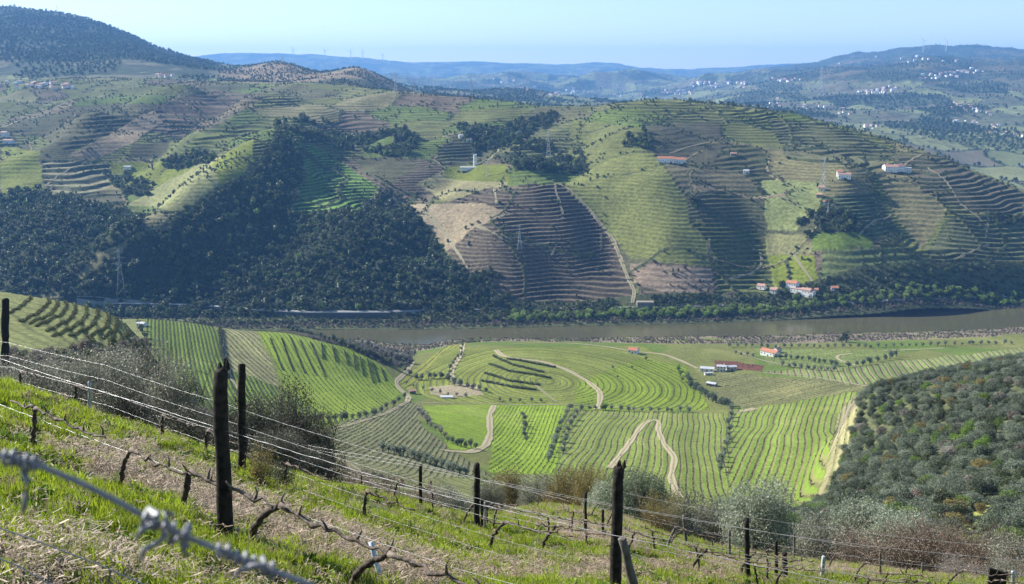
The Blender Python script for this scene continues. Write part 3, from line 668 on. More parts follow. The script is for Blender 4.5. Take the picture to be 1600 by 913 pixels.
sheet('foreground_slope', .6, 60, groundmat('near_soil', 9, 1.2, .05, 0, 0), 'grassy vineyard slope at the foot of the picture')
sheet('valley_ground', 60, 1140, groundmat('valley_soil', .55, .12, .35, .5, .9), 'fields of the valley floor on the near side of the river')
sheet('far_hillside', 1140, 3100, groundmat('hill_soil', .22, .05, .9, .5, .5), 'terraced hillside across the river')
sheet('mountains', 3100, 19300, groundmat('mountain_soil', .03, .01, 9.0, .5, .5), 'blue mountains behind the terraced hill')

# ------------------------------------------------------------------ river
wm, nt, b, N, L = nodes('river_water')
b.inputs['Base Color'].default_value = (.088, .082, .042, 1); b.inputs['Roughness'].default_value = .12; b.inputs['Specular IOR Level'].default_value = .5
geo = N('ShaderNodeNewGeometry'); mp = N('ShaderNodeMapping'); mp.inputs['Scale'].default_value = (.05, .25, 1)
tx = N('ShaderNodeTexNoise'); tx.inputs['Scale'].default_value = 1; tx.inputs['Detail'].default_value = 6
bp = N('ShaderNodeBump'); bp.inputs['Strength'].default_value = .12; bp.inputs['Distance'].default_value = 1
L(geo.outputs['Position'], mp.inputs['Vector']); L(mp.outputs[0], tx.inputs['Vector']); L(tx.outputs[0], bp.inputs['Height']); L(bp.outputs[0], b.inputs['Normal'])
w = MB(); w.poly([(-1100, 1030, 0), (1100, 1030, 0), (1100, 1420, 0), (-1100, 1420, 0)])
tag(w.build('river', wm), 'muddy green river', None, None, 'structure')

# haze over the whole valley
hz = MB().box((0, 9650, -6), (32000, 19500, 770))
hm_, nt, b, N, L = nodes('valley_haze'); nt.nodes.remove(b)
pv = N('ShaderNodeVolumePrincipled'); pv.inputs['Color'].default_value = (.19, .47, 1.0, 1); pv.inputs['Density'].default_value = .000066
pv.inputs['Anisotropy'].default_value = 0.1
L(pv.outputs[0], nt.nodes['Material Output'].inputs['Volume'])
tag(hz.build('haze', hm_), 'thin blue haze over the valley', None, None, 'stuff')

# ------------------------------------------------------------------ foliage builders
def leaves(n, rad, cz, leaf, seed, lobes=9, lr=(.34, .55), asp=1.8, shell=.55, up=0.0, flatb=-.35):
    g = np.random.default_rng(seed)
    c = g.normal(size=(lobes, 3)); c /= np.linalg.norm(c, axis=1)[:, None]
    c *= (g.random((lobes, 1)) ** .5) * .62; c[:, 2] = np.maximum(c[:, 2], flatb)
    r = g.uniform(*lr, lobes)
    k = g.choice(lobes, n, p=r ** 2 / (r ** 2).sum())
    d = g.normal(size=(n, 3)); d[:, 2] += up; d /= np.linalg.norm(d, axis=1)[:, None]
    rr = r[k] * (shell + (1 - shell) * g.random(n) ** .5) * (1 + .12 * g.normal(size=n))
    P = (c[k] + d * rr[:, None]) * np.array(rad) + np.array([0, 0, cz])
    a = g.normal(size=(n, 3)); a += d * .5; a /= np.linalg.norm(a, axis=1)[:, None]
    b = np.cross(a, g.normal(size=(n, 3))); b /= np.linalg.norm(b, axis=1)[:, None] + 1e-9
    s = leaf * g.uniform(.6, 1.35, n)[:, None]
    V = np.stack([P - a * s * asp * .5, P + b * s * .5, P + a * s * asp * .5, P - b * s * .5], 1).reshape(-1, 3)
    Fq = np.arange(n * 4).reshape(n, 4)
    lvk = g.random(lobes)
    lv = np.clip(.55 * lvk[k] + .6 * g.random(n) - .1, 0, 1)
    return V, Fq, lv

def crown(name, n, mat, rad=(1, 1, .8), cz=.8, leaf=.1, seed=1, norm=False, **kw):
    V, Fq, lv = leaves(n, rad, cz, leaf, seed, **kw)
    if norm:
        V[:, :2] /= np.percentile(np.hypot(V[:, 0], V[:, 1]), 98); V[:, 2] = V[:, 2] - np.percentile(V[:, 2], 1) + (.25 if norm == 2 else 0); V[:, 2] *= 1.82 / np.percentile(V[:, 2], 99.3)
    return npmesh(name, V, Fq, mat, lv=lv)

def trunk_mesh(name, mat, h=.6, r=.07, seed=1, limbs=4, spread=.5, top=1.2):
    g = random.Random(seed); m = MB()
    P = [(0, 0, -.15), (g.uniform(-.04, .04), g.uniform(-.04, .04), h * .5), (g.uniform(-.08, .08), g.uniform(-.08, .08), h)]
    m.tube(P, [r * 1.3, r, r * .8], 7)
    for i in range(limbs):
        a = 2 * pi * (i + g.random() * .6) / limbs; l = spread * g.uniform(.7, 1.1)
        m.tube([P[2], (P[2][0] + cos(a) * l * .5, P[2][1] + sin(a) * l * .5, h + (top - h) * .55), (P[2][0] + cos(a) * l, P[2][1] + sin(a) * l, top)], [r * .6, r * .4, r * .12], 5)
    return m.mesh(name, mat, True)

def twigs(name, mat, n=160, h=1.0, spread=.9, r=.006, seed=1, levels=2, droop=0.0):
    g = random.Random(seed); m = MB()
    def grow(p, d, l, rr, lev):
        P = [p]; q = np.array(p); dd = np.array(d)
        for s in range(4):
            dd = dd + np.array([g.gauss(0, .16), g.gauss(0, .16), g.gauss(.02 - droop, .12)]); dd /= np.linalg.norm(dd)
            q = q + dd * l / 4; P.append(tuple(q))
        m.tube(P, [rr * (1 - .2 * i) for i in range(5)], 3, cap=False)
        if lev > 0:
            for k in range(g.randint(3, 5)):
                i = g.randint(1, 4); d2 = dd + np.array([g.gauss(0, .7), g.gauss(0, .7), g.gauss(.2, .4)]); d2 /= np.linalg.norm(d2)
                grow(P[i], d2, l * g.uniform(.35, .6), rr * .55, lev - 1)
    for i in range(n):
        a = g.uniform(0, 2 * pi); t = g.uniform(0, spread)
        d = np.array([cos(a) * t, sin(a) * t, 1.0]); d /= np.linalg.norm(d)
        grow((cos(a) * .06 * g.random(), sin(a) * .06 * g.random(), -.05), d, h * g.uniform(.6, 1.05), r, levels)
    return m.mesh(name, mat)

bark = pmat('olive_bark', (.10, .085, .07), .9, nscale=8, namp=.5, bump=.4)
m_forest = leafmat('oak_leaves', (.040, .062, .020), (.120, .155, .050), .25, .5)
m_scrub = leafmat('scrub_leaves', (.05, .07, .028), (.11, .125, .055), .2, .4)
m_olive = leafmat('olive_leaves', (.13, .16, .105), (.28, .32, .23), .3, .2)
m_olive_dk = leafmat('dark_olive_leaves', (.075, .10, .060), (.17, .20, .13), .3, .25)
m_green = leafmat('willow_leaves', (.13, .20, .045), (.24, .32, .08), .4, .35)
m_brown = leafmat('bare_thicket', (.15, .115, .09), (.26, .205, .165), .1, .35)
m_yellow = leafmat('young_oak_leaves', (.18, .155, .05), (.34, .275, .10), .35, .2)
m_lime = leafmat('spring_leaves', (.11, .19, .030), (.20, .29, .050), .35, .25)
m_grey = leafmat('grey_twig', (.17, .155, .125), (.34, .32, .27), .15, .25)

m_vinep = leafmat('vine_plant_leaves', (.05, .055, .025), (.13, .14, .055), .2, .4)
def off(name, me):
    return bpy.data.objects.new(name, me)

def scatter(name, P, sc, protos, label, idx=None, tilt=0.15, cat=None):
    """one object of uncountable growth: plants set on points"""
    n = len(P)
    me = bpy.data.meshes.new(name); me.vertices.add(n); me.vertices.foreach_set('co', np.ascontiguousarray(P, np.float32).ravel())
    for k, arr in (('sc', sc), ('rz', rng.uniform(0, 6.28, n)), ('rx', rng.normal(0, tilt, n))):
        a = me.attributes.new(k, 'FLOAT', 'POINT'); a.data.foreach_set('value', np.ascontiguousarray(arr, np.float32))
    a = me.attributes.new('ix', 'INT', 'POINT'); a.data.foreach_set('value', np.ascontiguousarray(rng.integers(0, len(protos), n) if idx is None else idx, np.int32))
    col = bpy.data.collections.new(name + '_kinds')
    for i, p in enumerate(protos):
        q = bpy.data.objects.new('%s_kind_%02d' % (name, i), p); col.objects.link(q)
    ng = bpy.data.node_groups.new(name, 'GeometryNodeTree')
    ng.interface.new_socket(name='Geometry', in_out='INPUT', socket_type='NodeSocketGeometry')
    ng.interface.new_socket(name='Geometry', in_out='OUTPUT', socket_type='NodeSocketGeometry')
    N = ng.nodes.new; L = ng.links.new
    gi = N('NodeGroupInput'); go = N('NodeGroupOutput')
    ip = N('GeometryNodeInstanceOnPoints'); ci = N('GeometryNodeCollectionInfo')
    ci.inputs['Collection'].default_value = col; ci.inputs['Separate Children'].default_value = True; ci.inputs['Reset Children'].default_value = True
    def na(nm, t):
        x = N('GeometryNodeInputNamedAttribute'); x.data_type = t; x.inputs['Name'].default_value = nm; return x.outputs['Attribute']
    cx = N('ShaderNodeCombineXYZ'); L(na('rx', 'FLOAT'), cx.inputs[0]); L(na('rz', 'FLOAT'), cx.inputs[2])
    cs = N('ShaderNodeCombineXYZ'); s_ = na('sc', 'FLOAT')
    for i in range(3): L(s_, cs.inputs[i])
    L(gi.outputs[0], ip.inputs['Points']); L(ci.outputs[0], ip.inputs['Instance'])
    ip.inputs['Pick Instance'].default_value = True; L(na('ix', 'INT'), ip.inputs['Instance Index'])
    L(cx.outputs[0], ip.inputs['Rotation']); L(cs.outputs[0], ip.inputs['Scale']); L(ip.outputs[0], go.inputs[0])
    o = obj(name, me); md = o.modifiers.new('growth', 'NODES'); md.node_group = ng
    return tag(o, label, cat, None, 'stuff')

dYr = np.gradient(rows)[:, None] * np.gradient(Uc)[None, :] * Yg
def pick(mask, spacing, nmax, vis=True, power=1.0):
    """random ground points inside a mask, no two closer than the spacing"""
    m = mask & VIS if vis else mask
    ii = np.nonzero(m.ravel())[0]
    if len(ii) == 0: return np.zeros((0, 3)), np.zeros(0, int)
    w = dYr.ravel()[ii] ** power; w = w / w.sum()
    k = min(len(ii), nmax * 3)
    sel = rng.choice(ii, k, replace=False, p=w) if k < len(ii) else rng.permutation(ii)
    out = []; grid = {}; sp2 = spacing * spacing
    xf, yf = Xg.ravel(), Yg.ravel()
    for q in sel:
        x, y = xf[q], yf[q]; a, b = int(x // spacing), int(y // spacing); ok = True
        for da in (-1, 0, 1):
            for db in (-1, 0, 1):
                for (u, v) in grid.get((a + da, b + db), ()):
                    if (u - x) ** 2 + (v - y) ** 2 < sp2: ok = False
        if ok:
            grid.setdefault((a, b), []).append((x, y)); out.append(q)
            if len(out) >= nmax: break
    out = np.array(out, int)
    P = np.stack([xf[out], yf[out], Zg.ravel()[out]], 1)
    P[:, 0] += rng.uniform(-.4, .4, len(P)) * spacing * .3
    return P, out

# --- far woods
fp = [crown('forest_tree_a', 230, m_forest, (1, 1, .95), .85, .24, 1), crown('forest_tree_b', 230, m_forest, (1, .9, 1.15), 1.0, .24, 2), crown('forest_tree_c', 200, m_scrub, (1.1, 1, .8), .7, .24, 3), crown('forest_tree_d', 200, m_forest, (.8, .8, 1.2), 1.05, .24, 4)]
P, ix = pick(KIND == 1, 5.7, 13000, vis=False)
fx = [crown('forest_tree_e', 260, m_olive_dk, (1, 1, .85), .8, .22, 6), crown('forest_tree_f', 200, m_lime, (1, 1, .9), .8, .24, 7)]
fi = rng.choice(6, len(P), p=[.26, .24, .2, .14, .14, .02])
scatter('forest', P, np.clip(rng.lognormal(1.3, .32, len(P)), 1.9, 7.5), fp + fx, 'dark evergreen oak forest on the slopes across the river', fi)
hedge_m = LFAR & (KIND != 1) & (Yg > kFB + 70) & (((edge < .075) & (hid > .3)) | (nzc > .40) | ((bank > .5) & (nzf > .12)))
P, ix = pick(hedge_m, 5.0, 8000)
scatter('hillside_scrub', P, rng.uniform(.9, 2.9, len(P)), fp[2:] + [crown('hill_olive', 160, m_olive_dk, (1, 1, .8), .7, .26, 5)], 'scattered bushes and small trees between the terraces')
P, ix = pick(LBACK & ((KIND == 2) | ((eb < .05) & ((Yg > 4300) | (PX > 700)))) & (Yg < 12000), 15, 17000, power=.5)
scatter('mountain_woods', P, rng.uniform(3, 6.5, len(P)), fp[:2], 'far woods on the blue mountain slopes')
P, ix = pick(LBACK & (PX > 340) & (PX < 660) & (Yg < 4300) & (fbm(Xg / 60, Yg / 90, 177, 3) > -.05), 13, 2600, power=.5)
scatter('ridge_scrub', P, rng.uniform(1.6, 4.2, len(P)), fp[2:], 'low scrub dotting the two brown cones on the skyline')
mt_crest = LBACK & (PX < 335) & (Yg > 3700) & (Yg < 6200)
P, ix = pick(mt_crest, 13, 7000, power=.6)
scatter('mountain_trees', P, rng.uniform(3, 7, len(P)), fp[:2], 'pines thinly covering the mountain at the left')

# --- banks of the river
bs = [crown('bank_bush_a', 160, m_brown, (1, 1, .9), .7, .22, 11), crown('bank_bush_b', 160, m_scrub, (1, 1, .9), .7, .22, 12), crown('bank_bush_c', 160, m_brown, (1.1, 1, .7), .6, .22, 13)]
fb_band = (Yg > kFB + 1) & (Yg < kFB + 60)
P, ix = pick(fb_band & (Yg < kFB + 22), 3.4, 2600, vis=False)
scatter('bank_thicket', P, rng.uniform(1.3, 2.6, len(P)), [bs[0], bs[2], bs[1]], 'bare mauve brown thicket at the waterline of the far bank')
P, ix = pick(LFAR & (KIND != 1) & (Yg > kFB + 18) & (Yg < kFB + 85) & ((PX > 640) | (Yg < kFB + 24)) & ((PX < 800) | (Yg < kFB + 70)) & (nzc > -.5), 5.2, 2600, vis=False)
scatter('bank_wood', P, rng.uniform(2.2, 4.2, len(P)), [fp[0], fp[2], bs[1]], 'dark scrub wood between the road and the far bank')
gb = crown('bank_bush_d', 160, m_green, (1, 1, .8), .7, .22, 14)
P, ix = pick(LMID & (KIND == 4) & (fbm(Xg / 18, Yg / 12, 171, 2) > -.3), 2.8, 3000)
scatter('bank_brush', P, rng.uniform(.5, 1.7, len(P)), [bs[0], bs[2], bs[0], bs[1], gb], 'bare reddish brown brush on the muddy near bank')
P, ix = pick(LFAR & (Yg > kFB + 18) & (Yg < kRD - 5) & (PX < 650), 3.6, 1500, vis=False)
scatter('wall_foot_scrub', P, rng.uniform(1.0, 2.3, len(P)), [fp[0], fp[2], bs[1], bs[0]], 'dark low scrub between the river wall and the far left bank')
# willows standing in a row along the far bank
wl = [crown('willow_a', 420, m_green, (1, 1, .95), .95, .16, 21), crown('willow_b', 420, m_green, (1, .9, 1.05), 1.0, .16, 22), crown('willow_c', 420, m_lime, (1, 1, .9), .9, .16, 23)]
tk = trunk_mesh('willow_trunk', bark, .7, .06, 3)

def plant(kind, P, s, rz, crown_me, trunk_me, label, cat, group, mat=None, sz=1.0):
    e = empty(kind, P, rz, label, cat, group); e.scale = (s, s, s * sz)
    c = obj('crown', crown_me, e)
    if mat:
        c.material_slots[0].link = 'OBJECT'; c.material_slots[0].material = mat
    if trunk_me: obj('trunk', trunk_me, e)
    return e

def wz(px): return ['below the dark ploughed terraces', 'below the bright pasture', 'left of the riverside estate', 'below the riverside estate', 'right of the two cypresses', 'near the right border'][int(np.searchsorted([985, 1110, 1210, 1290, 1450], px))]
m = LFAR & (Yg > kFB + 14) & (Yg < kFB + 36) & (PX > 790) & (PX < 1640)
P, ix = pick(m, 6.2, 165, vis=False)
for p in P:
    px = proj(p[0] / p[1], (HC - p[2]) / p[1])[0]
    plant('riverside_tree', p, R.uniform(3.6, 5.8), R.uniform(0, 6), R.choice(wl), tk, 'fresh green willow on the far river bank, ' + wz(px), 'tree', 'willows of the far bank, ' + wz(px))

# --- olives of the valley floor
ol = [crown('olive_crown_a', 520, m_olive_dk, (1, 1, .85), 1.05, .12, 31), crown('olive_crown_b', 520, m_olive_dk, (1.05, .95, .8), 1.0, .12, 32), crown('olive_crown_c', 520, m_olive_dk, (.95, 1, .95), 1.1, .12, 33)]
otk = trunk_mesh('olive_trunk', bark, .55, .085, 5)
LINES = [
 ([(440, 662), (480, 660), (540, 656), (585, 648), (615, 633), (640, 615)], 11, 2.0, 'dark olive tree along the lower edge of the bright green sloping field', None),
 ([(722, 535), (721, 556), (702, 577), (702, 592), (712, 603)], 6, 1.9, 'small olive tree beside the track climbing over the middle of the valley', None),
 ([(625, 575), (650, 592), (690, 590), (720, 603), (760, 612)], 10, 2.3, 'round dark olive tree ringing the bare farmyard in the valley', None),
 ([(634, 600), (660, 608), (700, 618), (740, 620)], 14, 1.8, 'low olive tree at the front of the bare farmyard', m_olive),
 ([(890, 641), (876, 665), (868, 690), (856, 728)], 8, 2.2, 'grey olive tree in the left line of the double row beside the bright green plot', m_olive),
 ([(906, 640), (890, 665), (884, 690), (878, 712)], 9, 2.1, 'grey olive tree in the right line of the double row beside the bright green plot', m_olive),
 ([(1144, 642), (1140, 665), (1138, 690), (1130, 712), (1124, 738)], 8, 2.2, 'grey olive tree in the column between the two striped vineyards', m_olive),
 ([(895, 638), (930, 640), (990, 642), (1050, 643), (1088, 643)], 13, 1.9, 'olive tree in the level row above the striped vineyard', m_olive),
 ([(1074, 592), (1080, 606), (1096, 615), (1112, 627), (1130, 632), (1148, 638)], 7, 2.9, 'big dark olive tree in the clump running down from the farm buildings', None),
 ([(818, 650), (820, 668), (821, 690)], 7, 1.8, 'dark olive tree in the short column within the bright green plot', None),
 ([(780, 626), (812, 627), (850, 627)], 17, 1.7, 'lone round bush on the grassy border above the bright green plots', None),
 ([(655, 645), (668, 662), (690, 678), (700, 690)], 8, 2.0, 'bush in the winding gully left of the curved green plot', m_grey),
 ([(700, 690), (720, 697), (748, 700)], 8, 2.0, 'dark bush at the foot of the curved green plot', None),
 ([(598, 704), (630, 712), (665, 722), (700, 735), (735, 742)], 9, 1.9, 'grey olive tree in the slanting row on the lower slope', m_olive),
 ([(1210, 560), (1245, 561), (1280, 566), (1312, 572)], 9, 2.4, 'olive tree in the row beside the long red roofed farmhouse', None),
 ([(1222, 572), (1262, 577), (1310, 580)], 10, 2.3, 'olive tree in the front row near the red roofed farmhouse', m_olive),
 ([(1325, 573), (1360, 568), (1390, 560), (1410, 554)], 12, 2.9, 'large olive tree in the line above the tan striped field', None),
 ([(1140, 541), (1200, 543), (1280, 542), (1360, 543), (1430, 541), (1520, 538), (1590, 537)], 12, 2.2, 'olive tree in the long level line behind the farms near the river', m_olive),
 ([(1150, 553), (1180, 558)], 9, 2.0, 'olive tree on the hedge line left of the red roofed farmhouse', m_olive),
 ([(1315, 534), (1325, 533)], 6, 4.4, 'tall dark tree of the pair by the river meadow', m_scrub),
 ([(450, 515), (480, 523), (520, 535), (560, 550), (590, 562), (612, 573)], 7, 3.0, 'dark tree in the wooded edge right of the bright green sloping field', m_scrub),
 ([(560, 532), (590, 548), (620, 562), (645, 568)], 8, 3.0, 'greyish tree of the copse falling towards the river', m_grey),
 ([(1060, 580), (1066, 600)], 8, 2.4, 'bush at the left edge of the farm buildings', m_lime),
 ([(940, 640), (945, 641)], 5, 2.2, 'bright green bush on the level olive row', m_lime),
 ([(215, 500), (222, 520), (236, 552)], 9, 2.2, 'dark bush below the terraced shoulder by the white hut', m_scrub),
 ([(958, 575), (965, 590), (1010, 560)], 26, 1.4, 'single dark bush out in the open green field', None),
]
for pl, step, s, lab, mat in LINES:
    d = 0; L_ = []
    for a, b in zip(pl[:-1], pl[1:]):
        l = math.hypot(b[0] - a[0], b[1] - a[1]); q = 0
        while d + q < 1e9:
            t = (q + (step - d if d else 0)) / l if l else 2
            if t > 1: break
            L_.append((a[0] + (b[0] - a[0]) * t + R.uniform(-1.2, 1.2), a[1] + (b[1] - a[1]) * t + R.uniform(-.8, .8))); q += step
        d = 0
    for (px, py) in L_:
        W = at(px, py + 1, 380)
        plant('olive_tree' if mat not in (m_scrub, m_grey, m_lime) else 'tree', W, s * R.uniform(.95, 1.45), R.uniform(0, 6), R.choice(ol), otk, lab, 'tree', 'trees of the valley: ' + lab.split(' ', 1)[1][:40].rsplit(' ', 1)[0], mat)

# --- the vines themselves: small dark plants along every planted row
def bil(A, x, y):
    u = np.clip(x / y, Uc[0], Uc[-1]); j = np.clip(np.searchsorted(Uc, u), 1, NU - 1); i = np.clip(np.searchsorted(rows, y), 1, NV - 1)
    t = (u - Uc[j - 1]) / (Uc[j] - Uc[j - 1]); q = (y - rows[i - 1]) / (rows[i] - rows[i - 1])
    return (A[i - 1, j - 1] * (1 - t) + A[i - 1, j] * t) * (1 - q) + (A[i, j - 1] * (1 - t) + A[i, j] * t) * q
mm_ = LMID & ~KNOLL & (ROWA > .45) & (Yg > 380) & (Yg < 1060) & VIS
ii = np.nonzero(mm_.ravel())[0]; ww_ = dYr.ravel()[ii]; ww_ /= ww_.sum()
q = rng.choice(ii, 330000, p=ww_); x = Xg.ravel()[q] + rng.uniform(-.6, .6, len(q)); y = Yg.ravel()[q] + rng.uniform(-1.3, 1.3, len(q))
ph_ = bil(ROWP, x, y); d_ = np.abs(ph_ - np.floor(ph_) - .393); near_ = (d_ < .045) & (bil(ROWA, x, y) > .44)
x, y = x[near_][:30000], y[near_][:30000]
vp = [crown('vine_plant_%s' % c, 26, m_vinep, (1, 1, .9), .7, .42, 90 + i, lobes=5) for i, c in enumerate('abc')]
scatter('vine_rows', np.stack([x, y, H(x, y)], 1), rng.uniform(.22, .45, len(x)), vp, 'low vines planted in long rows over the valley fields')

# --- hedge lines across the green field and on the hill field
def strip_of_leaves(name, pl, w, h, n, leaf, mat, label, group, ymin=380):
    W = [at(*p, ymin) for p in pl]; seg = [np.linalg.norm(b - a) for a, b in zip(W[:-1], W[1:])]; tot = sum(seg)
    k = int(tot * n); t = rng.random(k) * tot; cum = np.concatenate([[0], np.cumsum(seg)]); Q = np.zeros((k, 3))
    for i in range(3): Q[:, i] = np.interp(t, cum, [w_[i] for w_ in W])
    Q[:, 0] += rng.normal(0, w * .35, k); Q[:, 1] += rng.normal(0, w * .35, k); Q[:, 2] = H(Q[:, 0], Q[:, 1]) + rng.random(k) * h * (.7 + .5 * np.sin(t * 1.7) ** 2)
    o0 = W[0].copy(); Q -= o0
    a = rng.normal(size=(k, 3)); a /= np.linalg.norm(a, axis=1)[:, None]; b = np.cross(a, rng.normal(size=(k, 3))); b /= np.linalg.norm(b, axis=1)[:, None]
    s = leaf * rng.uniform(.6, 1.3, k)[:, None]
    V = np.stack([Q - a * s * .8, Q + b * s * .5, Q + a * s * .8, Q - b * s * .5], 1).reshape(-1, 3)
    o = obj(name, npmesh(name, V, np.arange(k * 4).reshape(k, 4), mat, lv=rng.random(k))); o.location = o0
    return tag(o, label, 'hedge', group)
HEDGES = [[(422, 529), (432, 553), (442, 579)], [(440, 529), (449, 555), (459, 581)], [(452, 525), (464, 553), (477, 584)], [(468, 532), (480, 558), (494, 587)],
          [(485, 535), (497, 562), (509, 590)], [(503, 538), (505, 562)], [(520, 543), (525, 566)], [(538, 549), (544, 571)], [(553, 554), (555, 578)],
          [(563, 560), (568, 588)], [(574, 562), (583, 599)], [(583, 568), (592, 598)], [(596, 576), (603, 596)]]
for i, h_ in enumerate(HEDGES):
    strip_of_leaves('hedge', h_, .6, 1.7 if 4 < i < 11 else .9, 30, .4, m_scrub, 'narrow dark hedge running down the bright green sloping field', 'hedges down the bright green field', 500)
for h_ in ([(770, 557), (800, 571), (850, 583)], [(764, 570), (795, 581), (862, 592)], [(757, 584), (795, 596), (845, 603)], [(792, 562), (830, 568), (868, 575)], [(752, 596), (800, 606), (838, 610)]):
    strip_of_leaves('hedge', h_, 1.2, 1.9, 30, .6, m_scrub, 'long low hedge on a terrace of the rounded hill in mid valley', 'hedges on the terraces of the rounded hill', 500)
strip_of_leaves('hedge', [(344, 514), (345, 535), (352, 570), (357, 592)], 1.5, 3.2, 40, .6, m_scrub, 'tall hedge between the green vineyard and the tan strip', None, 500)

# --- tracks, road and river wall
m_track = leafmat('pale_earth', (.38, .32, .22), (.25, .24, .12), 0, 0, .95, .1)
m_track2 = leafmat('grey_earth', (.28, .24, .165), (.17, .18, .08), 0, 0, .95, .1)
m_asph = pmat('road_surface', (.26, .26, .25), .9, nscale=.5, namp=.15)
def track(name, pl, w, mat, ymin=380, lift=.3, label='dirt track', step=6.0):
    W = [at(p[0], p[1], ymin)[:2] for p in pl]
    Q = []
    for a, b in zip(W[:-1], W[1:]):
        n = max(2, int(np.hypot(*(b - a)) / step))
        for i in range(n): Q.append(a + (b - a) * i / n)
    Q.append(W[-1]); Q = np.array(Q)
    for _ in range(3): Q[1:-1] = Q[1:-1] * .5 + (Q[:-2] + Q[2:]) * .25
    T = np.gradient(Q, axis=0); T /= np.linalg.norm(T, axis=1)[:, None] + 1e-9; Nn = np.stack([-T[:, 1], T[:, 0]], 1)
    V = []; Fq = []
    offs = [-.5, -.14, .14, .5]
    for i, (q, nn) in enumerate(zip(Q, Nn)):
        ww = w * (1 + .25 * math.sin(i * .7) * math.sin(i * .23))
        for o_ in offs:
            x, y = q + nn * ww * o_; V.append((x, y, float(H(x, y)) + lift - .15 * abs(o_)))
        if i:
            b0 = (i - 1) * 4
            Fq += [(b0 + q_, b0 + 1 + q_, b0 + 5 + q_, b0 + 4 + q_) for q_ in range(3)]
    return tag(obj(name, npmesh(name, V, Fq, mat, smooth=True, lv=np.tile([0., 1., 0.], len(Fq) // 3))), label, None, None, 'structure')
TR = [([(775, 547), (781, 555), (800, 561), (850, 565), (890, 580), (920, 597), (938, 612), (938, 625), (933, 640)], 4.5, m_track),
      ([(724, 534), (722, 552), (707, 575), (706, 590), (712, 600)], 4, m_track), ([(645, 565), (637, 580), (618, 596), (622, 606), (640, 620), (636, 628)], 4, m_track),
      ([(772, 634), (765, 648), (766, 680), (758, 698), (735, 708), (690, 704)], 4.2, m_track), ([(636, 628), (600, 648), (560, 660), (530, 668)], 2.6, m_track2),
      ([(952, 732), (985, 690), (1006, 662), (1020, 655), (1030, 657), (1028, 672), (1038, 695), (1055, 715), (1048, 745), (1064, 778)], 3.6, m_track),
      ([(1352, 612), (1325, 645), (1310, 690), (1290, 770), (1280, 785)], 4.0, m_track2), ([(800, 537), (900, 537), (985, 549), (1035, 553), (1060, 562), (1090, 576)], 3.5, m_track),
      ([(1195, 583), (1260, 586), (1312, 596), (1357, 604)], 3, m_track2), ([(1340, 572), (1310, 563), (1306, 555), (1330, 553)], 3, m_track), ([(1380, 548), (1440, 546), (1475, 544)], 3.5, m_track),
      ([(1150, 548), (1200, 566), (1250, 574), (1300, 577)], 3, m_track2), ([(650, 629), (760, 631), (885, 632), (1000, 640)], 2.2, m_track2), ([(1000, 655), (880, 640)], 1.6, m_track2),
      ([(345, 520), (352, 560), (360, 590), (375, 610)], 2.5, m_track2), ([(1150, 645), (1175, 640), (1180, 638)], 5, m_track), ([(835, 600), (870, 628)], 2, m_track2)]
for pl, w, mt_ in TR: track('dirt_track', pl, w, mt_, 400)
track('dirt_track', [(512, 702), (540, 722), (575, 752), (600, 775)], 3.2, m_track2, 100, .15)
TF = [([(868, 286), (880, 290), (925, 333), (958, 375), (970, 405), (983, 440), (992, 455), (988, 474)], 5.5), ([(868, 286), (868, 300), (880, 335), (878, 345)], 4), ([(1186, 390), (1192, 412), (1180, 428), (1135, 437)], 4),
      ([(594, 292), (585, 312), (566, 330), (500, 334)], 4), ([(1408, 262), (1424, 250), (1440, 242)], 4), ([(655, 320), (680, 345), (700, 372), (725, 352), (780, 372), (830, 384)], 4),
      ([(68, 292), (112, 262), (132, 254)], 4), ([(0, 200), (50, 182), (112, 165)], 6), ([(1343, 368), (1392, 335)], 3.5), ([(1492, 405), (1545, 382)], 3.5), ([(1545, 335), (1540, 375)], 3.5), ([(1046, 240), (1085, 228), (1115, 222)], 3.5),
      ([(780, 232), (765, 250), (755, 256)], 3.5), ([(772, 296), (776, 320)], 4), ([(1240, 398), (1270, 440)], 3.5), ([(1300, 235), (1340, 260)], 3), ([(1450, 262), (1480, 285), (1500, 320), (1550, 360)], 3.5), ([(830, 384), (872, 376), (866, 395), (858, 402)], 3.5), ([(610, 300), (690, 360), (730, 420)], 3.5)]
for pl, w in TF: track('dirt_track', pl, w * .8, m_track2, 1180, .5)
def road_run(pl, label): return track('road', pl, 4.5, m_asph, 1150, .9, label)
road_run([(120, 474), (200, 474), (290, 476), (350, 480), (400, 484), (480, 488), (540, 488), (600, 488), (700, 485), (780, 483), (850, 482), (920, 482), (1000, 482), (1040, 480), (1100, 479), (1150, 478), (1200, 477)], 'pale road along the far bank')
road_run([(1300, 474), (1400, 470), (1450, 468), (1500, 466), (1590, 461)], 'pale road along the far bank on the right')
m_stone = pmat('dark_stone', (.10, .10, .10), .9, nscale=.8, namp=.4, bump=.3)
m_pale = pmat('pale_concrete', (.45, .45, .44), .8, nscale=.5, namp=.15)
